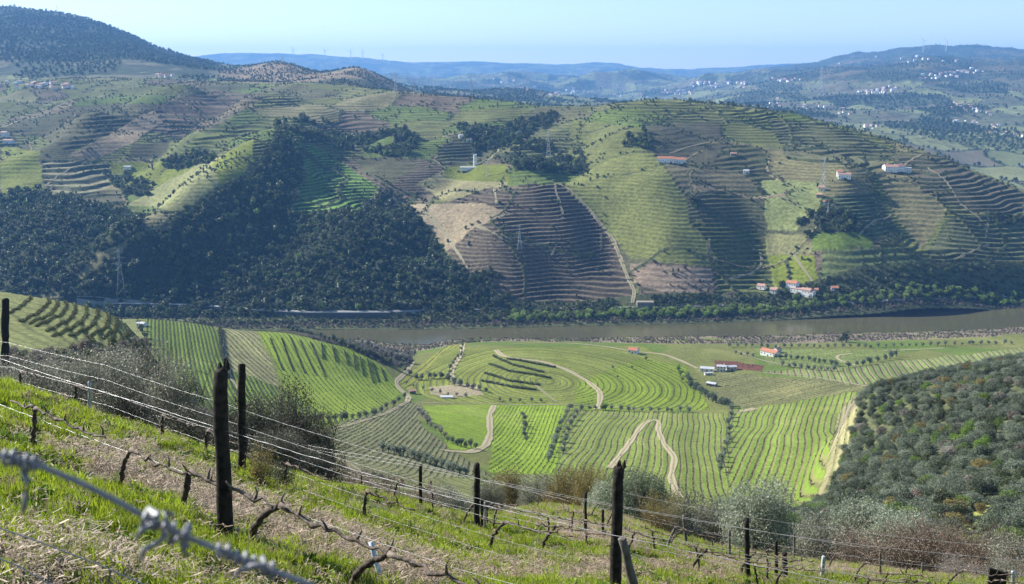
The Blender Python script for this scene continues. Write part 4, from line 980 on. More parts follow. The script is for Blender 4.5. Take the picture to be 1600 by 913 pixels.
def bankwall(pl, z0, z1, label):
    e = empty('river_wall', at(*pl[0], 1150), 0, label, 'wall'); o0 = np.array(e.location)
    a = MB(); c = MB(); Q = []
    for p, q in zip(pl[:-1], pl[1:]):
        for i in range(6): Q.append(at(p[0] + (q[0] - p[0]) * i / 6, p[1] + (q[1] - p[1]) * i / 6, 1150))
    for p, q in zip(Q[:-1], Q[1:]):
        for mm, y0, y1, zb, zt in ((a, -4.6, -3.8, z0, z1), (c, -4.7, -3.7, z1, z1 + .9)):
            n = len(mm.v)
            for s_ in (p, q):
                for (dy, zz) in ((y0, zb), (y1, zb), (y1, zt), (y0, zt)): mm.v.append((s_[0] - o0[0], s_[1] - o0[1] + dy, s_[2] - o0[2] + zz))
            mm.f += [(n, n + 4, n + 7, n + 3), (n + 3, n + 7, n + 6, n + 2), (n + 1, n + 2, n + 6, n + 5)]
    a.build('stone_face', m_stone, e); c.build('parapet', m_pale, e)
bankwall([(170, 474), (200, 474), (290, 476), (350, 480), (400, 484), (430, 486)], -9, .2, 'dark stone retaining wall with pale parapet under the road at the far left bank')
bankwall([(430, 486), (480, 488), (560, 488), (620, 488)], -8, .2, 'low dark wall with parapet under the road in front of the oak forest')

# ------------------------------------------------------------------ buildings
m_white = pmat('white_render', (.80, .80, .78), .8, nscale=1, namp=.08)
m_cream = pmat('cream_render', (.70, .63, .52), .8, nscale=1, namp=.1)
m_rstone = pmat('rough_stone_wall', (.28, .25, .21), .9, nscale=1.5, namp=.4, bump=.5)
m_roof = pmat('orange_tiles', (.46, .195, .115), .8, nscale=2, namp=.3)
m_roofp = pmat('faded_pink_tiles', (.46, .27, .21), .8, nscale=2, namp=.3)
m_sheet = pmat('grey_sheeting', (.50, .52, .55), .5, nscale=1, namp=.2)
m_glass = pmat('window_glass', (.03, .035, .045), .15, spec=.6)
m_door = pmat('brown_door', (.12, .06, .03), .6)

def house(name, px, py, rz, w, d, h, rh, label, cat='house', group=None, wall=m_white, roof=m_roof, ymin=380, nwin=3, floors=1, chimney=True, sink=1.0, flat=False, detail=True, offs=(0, 0)):
    P = at(px, py, ymin) + np.array([offs[0], offs[1], 0]); P[2] = H(P[0], P[1])
    e = empty(name, P, rz, label, cat, group)
    m = MB(); m.box((0, 0, -sink), (w, d, h + sink))
    if not flat:
        n = len(m.v); m.v += [(-w / 2, -d / 2, h), (-w / 2, d / 2, h), (-w / 2, 0, h + rh), (w / 2, -d / 2, h), (w / 2, d / 2, h), (w / 2, 0, h + rh)]
        m.f += [(n, n + 2, n + 1), (n + 3, n + 4, n + 5)]
    m.build('wall', wall, e)
    r = MB(); o = .35; t = .18
    if flat: r.box((0, 0, h + .003), (w + .3, d + .3, .3))
    else:
        k = rh / (d / 2)
        for s_ in (-1, 1):
            yE = s_ * (d / 2 + o); zE = h - o * k + .05; n = len(r.v)
            r.v += [(-w / 2 - o, yE, zE), (w / 2 + o, yE, zE), (w / 2 + o, 0, h + rh + .05), (-w / 2 - o, 0, h + rh + .05),
                    (-w / 2 - o, yE, zE + t), (w / 2 + o, yE, zE + t), (w / 2 + o, 0, h + rh + .05 + t), (-w / 2 - o, 0, h + rh + .05 + t)]
            q = [(0, 1, 2, 3), (4, 5, 6, 7), (0, 1, 5, 4), (1, 2, 6, 5), (3, 0, 4, 7)]
            r.f += [tuple(n + i for i in f_) for f_ in q]
    ro = r.build('roof', roof, e)
    if chimney and not flat: MB().box((w * .28, .2, h + rh * .4), (.7, .7, rh * .6 + 1.0)).build('chimney', wall, ro)
    if detail:
        for fl in range(floors):
            zc = h / floors * (fl + .42)
            for i in range(nwin):
                if fl == 0 and i == nwin // 2:
                    MB().box((-w / 2 + w * (i + .5) / nwin, -d / 2 - .04, .02), (1.1, .08, 2.1)).build('door', m_door, e); continue
                MB().box((-w / 2 + w * (i + .5) / nwin, -d / 2 - .035, zc), (.95, .07, 1.25)).build('window', m_glass, e)
            MB().box((-w / 2 - .035, 0, zc), (.07, .95, 1.25)).build('window', m_glass, e)
    return e
D = radians
house('farmhouse', 990, 552, D(-28), 9, 7, 3.6, 2.0, 'small white farmhouse with an orange roof alone at the river end of the green field', floors=1, nwin=3)
house('farmhouse', 1203, 556, D(-48), 17, 7.5, 4.4, 2.2, 'long white farmhouse with a bright orange roof among olive trees', floors=1, nwin=5)
house('farm_annex', 1214, 551, D(40), 7, 6, 3.6, 1.8, 'orange roofed annex behind the long white farmhouse', 'farm building', roof=m_roofp, nwin=3)
house('barn', 1105, 580, D(-15), 12, 7, 3.0, .8, 'low barn with a grey sheet roof left of the white farmyard house', 'barn', roof=m_sheet, nwin=3, chimney=False)
house('farmyard_house', 1127, 580, D(-12), 8, 6, 4.8, .9, 'tall white farmyard house beside the red ploughed plot', wall=m_white, roof=m_sheet, nwin=3, floors=2)
house('barn', 1142, 578, D(10), 9, 5.5, 3.2, .8, 'grey sheet roofed barn touching the red ploughed plot', 'barn', roof=m_sheet, wall=m_cream, nwin=3, chimney=False)
house('shed', 1112, 603, D(-35), 8, 5, 2.4, .7, 'ruined stone shed with pale sheeting below the farmyard', 'shed', roof=m_sheet, wall=m_rstone, nwin=3, chimney=False)
house('shed', 1107, 586, D(5), 7, 3, 2.0, .4, 'long white trough building just below the grey roofed barn', 'shed', roof=m_pale, nwin=3, chimney=False)
house('shed', 698, 622, D(0), 9, 4, 1.2, .3, 'pale low water tank in the bare farmyard', 'water tank', roof=m_sheet, nwin=1, chimney=False, detail=False)
house('shed', 644, 615, D(20), 5, 4, 2.4, .8, 'small stone shed beside the track by the bare farmyard', 'shed', roof=m_roofp, wall=m_rstone, nwin=3, chimney=False)
house('hut', 222, 510, D(-20), 7, 5, 2.8, .8, 'small white hut between the terraced shoulder and the green vineyard', 'hut', roof=m_sheet, nwin=3, chimney=False, ymin=420)
FE = dict(ymin=1180)
house('manor_house', 1040, 254, D(-8), 24, 10, 6, 2.8, 'long orange roofed manor house above the bright pasture, left wing', nwin=7, **FE)
house('manor_house', 1060, 255, D(-8), 20, 11, 5.5, 2.8, 'orange roofed wing at the right end of the long manor above the bright pasture', nwin=6, **FE)
house('villa', 1319, 279, D(-12), 17, 10, 6, 2.4, 'white villa with a pink roof on a lawn below the pylon', nwin=5, roof=m_roofp, **FE)
house('villa', 1312, 276, D(-12), 8, 8, 7, 2.2, 'small white villa block with an orange roof left of the pink roofed villa', nwin=3, **FE)
house('estate_house', 1392, 268, D(-10), 18, 11, 7, 3, 'white estate house with a pink roof, left of the ridge top cluster', nwin=5, floors=2, roof=m_roofp, **FE)
house('estate_house', 1404, 267, D(15), 15, 10, 7, 3, 'white estate house in the middle of the ridge top cluster', nwin=4, floors=2, roof=m_roofp, **FE)
house('estate_house', 1416, 269, D(-20), 14, 9, 6.5, 1, 'flat white estate building at the right of the ridge top cluster', nwin=4, floors=2, roof=m_sheet, flat=True, **FE)
house('estate_house', 1384, 265, D(30), 8, 8, 6, 2.5, 'small orange roofed house at the left end of the ridge top cluster', nwin=3, **FE)
house('quinta_house', 1238, 453, D(-40), 13, 10, 9, 2.6, 'tall white two storey house with a red roof at the top of the riverside estate', nwin=4, floors=2, **FE)
house('quinta_wing', 1252, 459, D(-42), 26, 8, 6, 2, 'long white wing stepping down from the tall riverside estate house', nwin=7, roof=m_roofp, **FE)
house('quinta_wing', 1264, 463, D(-42), 14, 9, 6.5, 1, 'lowest white block at the end of the riverside estate', nwin=4, roof=m_roofp, **FE)
house('hut', 1276, 457, D(-30), 5, 5, 4, 1.2, 'small white hut beside the two cypresses', 'hut', nwin=3, **FE)
house('cottage', 1190, 451, D(-40), 10, 7, 4, 2, 'small white cottage with a pink roof, farthest left of the riverside estate', nwin=3, roof=m_roofp, **FE)
house('cottage', 1210, 457, D(-35), 9, 8, 4, 2.2, 'low cottage with a pale pink roof just left of the dark estate trees', nwin=3, roof=m_roofp, **FE)
house('cottage', 1304, 453, D(-10), 9, 6, 3, 1.6, 'orange roofed cottage half hidden right of the cypresses', nwin=3, **FE)
house('ruin', 1008, 478, D(0), 20, 9, 5, 1, 'roofless grey stone ruin beside the river road', 'ruin', wall=m_rstone, roof=m_rstone, flat=True, nwin=5, chimney=False, **FE)
house('winery', 732, 266, D(3), 26, 9, 4.5, 1.2, 'long low white winery building in the hollow of the far hill', 'winery', nwin=7, roof=m_pale, **FE)
house('chapel_tower', 742, 262, D(8), 4.5, 4.5, 17, 1.2, 'slim white tower rising behind the long low winery', 'tower', nwin=1, floors=3, chimney=False, roof=m_pale, ymin=1200, offs=(0, 12))
house('house', 721, 216, D(10), 9, 7, 5, 1.6, 'upper white house of the little group above the winery', nwin=3, roof=m_pale, **FE)
house('house', 733, 222, D(-10), 9, 7, 5, 1.6, 'lower white house of the little group above the winery', nwin=3, roof=m_roofp, **FE)
house('cottage', 1284, 297, D(-20), 9, 7, 4, 1.8, 'pink ruined cottage under the pylon', nwin=3, wall=m_cream, roof=m_roofp, **FE)
house('cottage', 1281, 308, D(-30), 8, 6, 3.6, 1.6, 'dark roofed cottage on the track below the pink ruined one', nwin=3, wall=m_rstone, roof=m_roofp, **FE)
house('hut', 1290, 319, D(-20), 7, 6, 3.5, 1.2, 'tiny bright white hut at the corner of the dark terraces', 'hut', nwin=3, **FE)
house('cottage', 818, 222, D(0), 6, 5, 4, 1, 'tiny white cottage alone among the vines left of the green saddle', nwin=3, **FE)
house('farm_block', 8, 214, D(-15), 14, 9, 9, 2, 'white farm block at the left border of the far hill, upper one', nwin=4, floors=2, roof=m_roofp, **FE)
house('farm_block', 14, 224, D(-10), 20, 9, 6, 2, 'long white farm block at the left border of the far hill, lower one', nwin=5, roof=m_roofp, **FE)
house('cottage', 200, 264, D(0), 12, 8, 4, 1, 'pale sheet roofed shed on the green hollow above the striped terraces', nwin=4, roof=m_sheet, **FE)
house('shed', 1146, 243, D(-5), 9, 6, 3, 1.4, 'pinkish ruin on the bare slope right of the manor house', 'ruin', nwin=3, wall=m_rstone, roof=m_roofp, **FE)
house('cottage', 1166, 271, D(-10), 8, 6, 4, 1.5, 'small pale cottage where the track meets the hedge right of the manor', nwin=3, roof=m_sheet, **FE)

# villages far away: every small house an object, copies share their mesh
def vhouse(wallm, roofm, w, d, h, rh):
    m = MB(); m.box((0, 0, -3), (w, d, h + 3)); me = m.mesh('wall', wallm)
    r = MB(); n = 0; o = .5
    r.v = [(-w / 2 - o, -d / 2 - o, h), (w / 2 + o, -d / 2 - o, h), (w / 2 + o, d / 2 + o, h), (-w / 2 - o, d / 2 + o, h), (-w / 2 - o, 0, h + rh), (w / 2 + o, 0, h + rh)]
    r.f = [(0, 1, 5, 4), (2, 3, 4, 5), (0, 4, 3), (1, 2, 5), (3, 2, 1, 0)]
    return me, r.mesh('roof', roofm)
VK = [vhouse(m_white, m_roofp, 14, 10, 7, 3), vhouse(m_white, m_roof, 11, 9, 6, 3), vhouse(m_cream, m_roofp, 17, 10, 7, 3), vhouse(m_white, m_sheet, 13, 11, 9, 1.5)]
VILL = [((0, 134), (125, 137), 30, 5, 2000, 'tiny house of the village strung along the foot of the left mountain'),
        ((245, 120), (275, 121), 6, 2, 2000, 'tiny house of the hamlet on the saddle right of the left mountain'),
        ((1080, 132), (1165, 134), 34, 4, 4300, 'tiny pink roofed house of the hilltop village in the far distance'),
        ((1030, 144), (1085, 146), 14, 3, 3000, 'tiny house of the hamlet below the far hilltop village'),
        ((860, 150), (900, 142), 14, 3, 3000, 'tiny white house on the spur left of the far hilltop village'),
        ((1340, 145), (1400, 140), 22, 5, 3000, 'tiny white house of the bright cluster halfway up the right mountain'),
        ((1430, 125), (1540, 108), 26, 5, 3000, 'tiny house of the string climbing the upper right mountain'),
        ((1205, 125), (1255, 126), 12, 3, 3000, 'tiny house on the left shoulder of the right mountain'),
        ((1480, 165), (1545, 175), 18, 6, 3000, 'tiny white house on the middle slope of the right mountain'),
        ((1480, 190), (1560, 198), 16, 4, 2700, 'white house of the hamlet above the green valley fields at right'),
        ((1350, 198), (1372, 200), 8, 3, 2700, 'house of the little group just behind the right end of the terraced hill'),
        ((1540, 208), (1600, 214), 8, 4, 2500, 'house at the right border above the green valley fields'),
        ((1200, 160), (1330, 175), 18, 9, 3000, 'scattered white house in the haze behind the terraced crest'),
        ((950, 140), (1020, 158), 12, 7, 3000, 'lonely house among the hazy fields left of the far hilltop village'),
        ((700, 112), (840, 140), 12, 6, 3000, 'tiny house on the hazy slopes behind the saddle'),
        ((1300, 96), (1500, 92), 10, 5, 3000, 'tiny house near the top of the right mountain'),
        ((1590, 255), (1600, 262), 2, 2, 2100, 'white house at the right border below the green valley fields')]
for (a, b_, n, jit, ymin, lab) in VILL:
    for i in range(int(n * (1.2 if 'right mountain' in lab else 1))):
        t = R.random(); px = a[0] + (b_[0] - a[0]) * t + R.gauss(0, 3); py = a[1] + (b_[1] - a[1]) * t + R.uniform(-jit, jit)
        W = at(px, py, ymin)
        if W[1] > 14000: continue
        e = empty('village_house', W, R.uniform(-.8, .8), lab, 'house', 'houses: ' + lab.split(' of the ')[-1][:50])
        s = R.uniform(.75, 1.15) * max(.75, min(1.9, W[1] / 5200)); e.scale = (s, s, s)
        k = R.choice(VK); obj('wall', k[0], e); obj('roof', k[1], e)

# ------------------------------------------------------------------ pylons, masts and wind turbines
m_steel = pmat('galvanised_steel', (.42, .44, .46), .5, .3)
def pylon(px, py, hpx, ymin, label, name='pylon'):
    P = at(px, py, ymin); h = hpx / F * P[1]; e = empty(name, P, R.uniform(-.3, .3), label, 'pylon')
    r = max(.12, P[1] * .00007); bw = h * .085; tw = h * .018; m = MB(); c = MB()
    lev = [0, .2, .38, .54, .68, .8, .9, 1]
    W = lambda t: bw + (tw - bw) * min(t / .68, 1)
    for sx, sy in ((-1, -1), (1, -1), (1, 1), (-1, 1)):
        m.tube([(sx * W(t), sy * W(t), t * h - (1 if t == 0 else 0)) for t in lev], r, 4)
    for t0, t1 in zip(lev[:-1], lev[1:]):
        for (ax, ay, bx, by) in ((-1, -1, 1, -1), (1, -1, 1, 1), (1, 1, -1, 1), (-1, 1, -1, -1)):
            m.tube([(ax * W(t0), ay * W(t0), t0 * h), (bx * W(t1), by * W(t1), t1 * h)], r * .6, 3); m.tube([(bx * W(t0), by * W(t0), t0 * h), (ax * W(t1), ay * W(t1), t1 * h)], r * .6, 3)
    m.build('lattice', m_steel, e)
    for t, l in ((.68, .17), (.8, .14), (.92, .11)):
        c = MB()
        c.tube([(-l * h, 0, t * h), (0, 0, t * h + .03 * h), (l * h, 0, t * h)], r * .9, 4); c.tube([(-l * h, 0, t * h), (l * h, 0, t * h)], r * .8, 4)
        c.build('crossarm', m_steel, e)
PY_ = [(190, 462, 76, 1200, 'tall lattice pylon standing in the oak forest above the river wall'), (618, 152, 38, 2000, 'lattice pylon on the crest right of the brown cone'),
       (736, 154, 30, 2000, 'lattice pylon on the crest above the winery'), (1286, 292, 46, 1200, 'lattice pylon above the pink ruined cottage'),
       (857, 247, 42, 1200, 'lattice pylon in the wood left of the bright pasture'), (762, 276, 28, 1200, 'short lattice pylon on the grass right of the winery'),
       (648, 150, 22, 2000, 'smaller lattice pylon, right neighbour of the one by the brown cone'), (1207, 172, 18, 1700, 'small lattice pylon on the right half of the terraced crest'),
       (442, 101, 12, 3000, 'tiny pylon on the top of the brown ridge'), (1282, 150, 44, 3500, 'hazy lattice pylon on the shoulder of the right mountain'),
       (812, 390, 40, 1180, 'lattice pylon in the ploughed terraces'), (1293, 342, 26, 1180, 'slender pylon in the dark wood below the white hut')]
for p in PY_: pylon(*p)
for px, py, hp, lab in ((90, 24, 16, 'tall thin mast on the left mountain top'), (19, 13, 8, 'short mast at the far left of the mountain top'), (158, 42, 8, 'thin mast on the upper right slope of the left mountain'),
                        (185, 50, 9, 'thin mast below the others on the left mountain')):
    P = at(px, py + 2, 3300); e = empty('radio_mast', P, 0, lab, 'mast'); h = hp / F * P[1] + 4
    MB().tube([(0, 0, -5), (0, 0, h)], [1.1, .7], 5).build('pole', m_steel, e); MB().box((0, 0, h * .8), (2.6, .8, h * .08)).build('antenna', m_white, e)
for px, py, hp, lab in ((1442, 81, 17, 'white wind turbine, left one of the pair on the right mountain'), (1478, 78, 16, 'white wind turbine, right one of the pair on the right mountain'),
                        (458, 86, 10, 'faint wind turbine, leftmost on the far ridge'), (508, 89, 11, 'faint wind turbine, second from left on the far ridge'), (548, 91, 12, 'faint wind turbine, third from left on the far ridge'),
                        (567, 92, 12, 'faint wind turbine, fourth from left on the far ridge'), (598, 94, 10, 'faint wind turbine, rightmost on the far ridge')):
    P = at(px, py + 2, 5500); e = empty('wind_turbine', P, R.uniform(-.4, .4), lab, 'wind turbine', 'wind turbines'); h = hp / F * P[1] + 5; k = P[1] / 6800
    MB().tube([(0, 0, -5), (0, 0, h)], [2.2 * k, 1.3 * k], 8).build('tower', m_white, e); MB().box((0, 1, h - 1.5), (3, 7, 3)).build('nacelle', m_white, e)
    a0 = R.uniform(0, 2)
    for i in range(3):
        a = a0 + i * 2.094; L_ = h * .5
        MB().tube([(0, -3, h), (cos(a) * L_ * .3, -3, h + sin(a) * L_ * .3), (cos(a) * L_, -3, h + sin(a) * L_)], [1.2 * k, 1.3 * k, .3 * k], 4).build('blade', m_white, e)
# cypresses of the riverside estate and near the forest
cyp = crown('cypress', 700, m_forest, (.32, .32, 1.9), 1.9, .13, 44, lobes=14, lr=(.3, .5))
for px, py, hm, lab in ((1279, 458, 12, 'dark cypress, left of the two by the riverside estate'), (1283, 458, 12.5, 'dark cypress, right of the two by the riverside estate'), (101, 471, 9, 'lone dark cypress at the foot of the oak forest on the left'),):
    plant('cypress', at(px, py, 1170), hm / 3.6, 0, cyp, tk, lab, 'cypress', None)
dk = crown('estate_tree_crown', 700, m_forest, (1, 1, 1), 1.0, .14, 45)
for px, py, s, lab in ((1222, 452, 7, 'big dark tree left of the tall riverside estate house'), (1228, 462, 6, 'dark round tree in front of the tall riverside estate house'), (1217, 461, 5, 'dark tree behind the pale pink roofed cottage')):
    plant('estate_tree', at(px, py, 1170), s, 1, dk, tk, lab, 'tree', None)
plant('estate_tree', at(1243, 470, 1170), 5.2, 1, wl[0], tk, 'light green tree below the long white estate wing', 'tree', None)

# ------------------------------------------------------------------ wooded slope at the right
SM = [m_olive_dk, m_olive, m_scrub, m_yellow, m_lime, m_grey, m_brown]
SL = ['dark green rounded shrub', 'silvery grey green shrub', 'blackish green shrub', 'yellowish brown shrub', 'fresh lime green shrub', 'bare grey shrub', 'bare brown shrub']
SW = [.37, .32, .18, .02, .07, .035, .005]
sh = [crown('shrub_crown_%s' % 'abcd'[i], 3600, m_scrub, [(1, 1, .8), (1.1, .95, .7), (.95, 1, .95), (1.05, 1, .85)][i], .62, .054, 60 + i, lobes=12) for i in range(4)]
P, ix = pick(KIND == 5, 2.9, 7500)
pxs, pys = proj(P[:, 0] / P[:, 1], (HC - P[:, 2]) / P[:, 1])
keepm = ~(inpoly(pxs, pys, [(1490, 822), (1545, 774), (1565, 770), (1552, 806), (1515, 850)]) | inpoly(pxs, pys, [(1566, 862), (1600, 828), (1640, 800), (1640, 835), (1600, 866)]))
keepm &= P[:, 1] > 105
P, pxs, pys = P[keepm], pxs[keepm], pys[keepm]
order = np.argsort(P[:, 1]); vis_ = (pxs > 1180) & (pxs < 1608) & (pys < 905) & (P[:, 1] > 105)
ind = [i for i in order if vis_[i]][:290]; rest = np.setdiff1d(np.arange(len(P)), ind)
def zone(px, py):
    a = 'low on' if py > 800 else 'midway up' if py > 700 else 'high on'
    b = ', by the straw track' if px < 1345 else ', above the broad silvery olive' if px < 1430 else ', above the reddish thicket' if px < 1520 else ', near the right border'
    return a + ' the wooded slope' + b
for i in ind:
    k = int(rng.choice(7, p=SW)); s = R.uniform(1.7, 3.0)
    o = obj('shrub', sh[R.randrange(4)]); o.location = P[i] - np.array([0, 0, .2]); o.rotation_euler = (0, 0, R.uniform(0, 6)); o.scale = (s, s, s * R.uniform(.85, 1.25))
    o.material_slots[0].link = 'OBJECT'; o.material_slots[0].material = SM[k]
    tag(o, SL[k] + ' ' + zone(pxs[i], pys[i]), 'shrub', SL[k] + 's ' + zone(pxs[i], pys[i]))
vars_ = []
for k in range(7):
    for j in range(2):
        me = sh[(k + j * 2) % 4].copy(); me.materials.clear(); me.materials.append(SM[k]); vars_.append(me)
idx = rng.choice(7, len(rest), p=SW) * 2 + rng.integers(0, 2, len(rest))
scatter('shrubbery', P[rest], rng.uniform(1.5, 2.9, len(rest)), vars_, 'dense mixed shrubbery covering the wooded slope at the right', idx)
P, ix = pick((KIND == 3) & (Yg > 90), 2.6, 2600)
scatter('slope_scrub', P, rng.uniform(.8, 1.9, len(P)), [vars_[10], vars_[4], vars_[11], vars_[0], vars_[12]], 'grey brown scrub on the slope below the terraced shoulder')
m = LMID & (Yg < 260) & (Yg > 130) & (KIND == 0) & (PX > 500) & (nm2 > -.1)
P, ix = pick(m, 3.2, 700)
scatter('slope_bushes', P, rng.uniform(.5, 1.5, len(P)), [vars_[10], vars_[4], vars_[6], vars_[0]], 'low bushes on the steep slope above the striped vineyards')

# hedged rows of the terraced shoulder
m_rowleaf = leafmat('row_leaves', (.06, .075, .032), (.15, .16, .07), .2, .2)
for k, pl in enumerate([[(44, 458), (48, 468), (30, 482), (8, 492)], [(71, 461), (77, 474), (59, 491), (30, 503)], [(82, 463), (90, 477), (78, 492), (45, 507)], [(94, 467), (104, 480), (95, 494), (56, 511)], [(110, 470), (118, 485), (110, 499), (72, 519)],
                        [(128, 474), (136, 491), (126, 505), (82, 527)], [(146, 477), (153, 493), (144, 509), (108, 526)], [(160, 480), (170, 499), (166, 512), (136, 528)], [(174, 485), (183, 506), (180, 518), (160, 530)], [(188, 492), (198, 510), (202, 522), (188, 534)]]):
    strip_of_leaves('hedge', pl, .6, .5, 90, .17, m_rowleaf, 'curved hedge like vine row on the terraced shoulder, number %s from the left border' % ['one', 'two', 'three', 'four', 'five', 'six', 'seven', 'eight', 'nine', 'ten'][k], 'curved rows on the terraced shoulder', 170)

# ------------------------------------------------------------------ bushes and olives just below the vineyard edge
big = {'olive': [crown('near_olive_crown_%s' % c, 26000, m_olive, (1, 1, .82), 1.02, .017, 70 + i, norm=2, lobes=16, lr=(.28, .48), asp=2.6, shell=.35) for i, c in enumerate('ab')],
       'bush': [crown('near_bush_crown_%s' % c, 22000, m_scrub, (1, 1, .95), .85, .018, 75 + i, norm=1, lobes=15, lr=(.28, .48), asp=2.0, shell=.3, flatb=-.8) for i, c in enumerate('ab')],
       'thin': [crown('thin_crown', 9000, m_grey, (1, 1, 1), .9, .017, 79, norm=1, lobes=18, lr=(.25, .45), asp=2.0, shell=.1, flatb=-.9)]}
m_twig = pmat('twig', (.17, .135, .115), .9)
m_twigd = pmat('dark_twig', (.085, .07, .06), .9)
m_twigr = pmat('reddish_twig', (.18, .135, .105), .9)
tw = [twigs('branches', m_twig, 22, 1.6, .9, .016, 80, 2), twigs('branches', m_twigd, 22, 1.5, .9, .018, 81, 2), twigs('branches', m_twigr, 40, 1.75, .55, .012, 82, 2)]
bigtk = trunk_mesh('near_trunk', bark, .6, .09, 9, 5, .6, 1.3)
m_bushgrey = leafmat('greyish_bush_leaves', (.13, .14, .095), (.34, .34, .27), .25, .2)
m_bushdk = leafmat('dark_bush_leaves', (.06, .065, .042), (.16, .165, .115), .2, .2)
m_olnear = leafmat('near_olive_leaves', (.16, .19, .125), (.42, .46, .35), .3, .15)
m_redleaf = leafmat('withered_leaves', (.145, .11, .08), (.25, .20, .15), .2, .25)

def near_bush(px, pyt, Y, wpx, kind, mat, tws, label, cat='bush', cm=None):
    u, s = ray(px, pyt); x = float(u) * Y; zt = HC - float(s) * Y; zb = float(H(x, Y)); h = max(zt - zb, .8); w = wpx / 2 / F * Y
    e = empty('olive_tree' if kind == 'olive' else 'bush', (x, Y, zb), R.uniform(0, 6), label, cat)
    e.scale = (w, w, h / 1.82)
    if kind:
        c = obj('crown', R.choice(big[kind]), e); c.material_slots[0].link = 'OBJECT'; c.material_slots[0].material = mat
    if tws is not None: obj('branches', tw[tws], e)
    if kind == 'olive': obj('trunk', bigtk, e)
NB_ = [
 (22, 566, 30, 120, 'thin', m_bushgrey, 0, 'pale twiggy bush beside the leftmost post'), (95, 556, 33, 140, 'thin', m_bushgrey, 0, 'grey twiggy bush below the left end of the terraced shoulder'),
 (160, 542, 40, 150, 'bush', m_bushgrey, 0, 'wide silvery bush below the middle of the terraced shoulder'), (222, 532, 47, 110, 'thin', m_bushgrey, 0, 'tall pale bush at the left edge of the green vineyard'),
 (252, 575, 34, 130, 'bush', m_bushgrey, 1, 'silvery green bush below the corner of the green vineyard'), (300, 628, 30, 110, 'bush', m_bushdk, 0, 'grey bush left of the thick leaning post'),
 (185, 600, 27, 120, 'bush', m_bushdk, 0, 'dark grey bush behind the metal stake'), (335, 655, 27, 80, 'thin', m_bushdk, 1, 'thin dark bush right behind the thick leaning post'), (60, 592, 25, 100, 'thin', m_bushdk, 1, 'thin dark bush behind the short left stake'),
 (400, 618, 31, 120, 'bush', m_bushdk, 1, 'dark bush behind the narrow post, left part of the big thicket'), (452, 612, 34, 130, 'bush', m_bushdk, 1, 'tall dark leafless bush, middle of the big thicket'),
 (492, 652, 35, 90, 'bush', m_bushdk, 1, 'dark rounded bush at the right end of the big thicket'), (428, 672, 25, 110, 'bush', m_bushdk, 1, 'low black bush in front of the big thicket'), (478, 700, 26, 90, 'bush', m_bushdk, 1, 'low dark bush at the right foot of the big thicket'),
 (550, 735, 44, 100, 'thin', m_brown, 2, 'reddish brown bramble at the end of the pale slanting track'), (600, 748, 50, 90, 'thin', m_brown, 2, 'low brown bramble right of the pale slanting track'),
 (655, 762, 60, 80, 'thin', m_brown, 2, 'low brown bramble behind the thin far post'), (705, 758, 75, 80, 'bush', m_bushgrey, None, 'grey green bush between the two middle posts'), (760, 752, 90, 66, 'bush', m_bushgrey, 1, 'grey bush just right of the middle post'),
 (800, 742, 95, 76, 'bush', m_yellow, 1, 'ochre tinged oak, leftmost of the low oak row'), (838, 748, 88, 66, 'bush', m_bushgrey, 1, 'grey green bush second in the low oak row'), (874, 736, 86, 84, 'bush', m_yellow, 1, 'ochre oak in the middle of the low oak row'),
 (915, 729, 84, 84, 'bush', m_yellow, 1, 'tallest ochre oak, left of the tall right hand post'), (945, 762, 66, 76, 'olive', m_olnear, None, 'silvery olive tree left behind the tall right hand post', 'tree'),
 (990, 744, 62, 118, 'olive', m_olive_dk, None, 'dark dense olive tree right behind the tall right hand post', 'tree'), (1030, 772, 58, 84, 'thin', m_yellow, 0, 'sparse yellowish bare shrub right of the dark olive'),
 (1072, 766, 70, 96, 'thin', m_bushgrey, 1, 'see through grey green bush between the two olives'), (1120, 788, 60, 80, 'bush', m_bushgrey, 1, 'grey green bush touching the left side of the silvery olive'),
 (1182, 758, 58, 134, 'olive', m_olnear, None, 'large silvery olive tree above the thin right hand post', 'tree'), (1150, 776, 64, 90, 'olive', m_olnear, None, 'smaller silvery olive tree merging with the large one from the left', 'tree'),
 (1255, 812, 66, 80, 'thin', m_bushgrey, 1, 'thin grey bush in the dip right of the large silvery olive'), (1345, 783, 68, 150, 'olive', m_olnear, None, 'broad silvery olive tree in front of the wooded slope', 'tree'),
 (1288, 812, 60, 110, 'bush', m_bushgrey, 1, 'grey green bush left of the broad silvery olive'), (1400, 806, 62, 120, 'olive', m_olnear, None, 'silvery olive tree right of the broad one', 'tree'),
 (1352, 838, 50, 120, 'thin', m_redleaf, 2, 'reddish bare thicket bush below the broad olive'), (1418, 824, 50, 130, 'thin', m_redleaf, 2, 'reddish bare thicket bush behind the thin wooden stick'),
 (1478, 832, 49, 130, 'thin', m_redleaf, 2, 'reddish bare thicket bush in the middle of the lower right corner'), (1535, 838, 48, 120, 'thin', m_redleaf, 2, 'reddish bare thicket bush above the black board'),
 (1592, 834, 46, 110, 'thin', m_bushgrey, 2, 'greyish bare thicket bush at the right border'), (1455, 818, 58, 100, 'thin', m_redleaf, 0, 'brown bare shrub at the upper edge of the reddish thicket'),
 (1515, 836, 58, 90, 'thin', m_yellow, 0, 'sparse greenish shrub under the narrow grass strip'), (1500, 880, 40, 100, 'thin', m_grey, 2, 'low grey bramble left of the black board'), (1585, 878, 40, 90, 'thin', m_bushgrey, 2, 'low grey bramble right of the black board'),
]
for b_ in NB_:
    near_bush(*b_[:8], cat=b_[8] if len(b_) > 8 else 'bush')
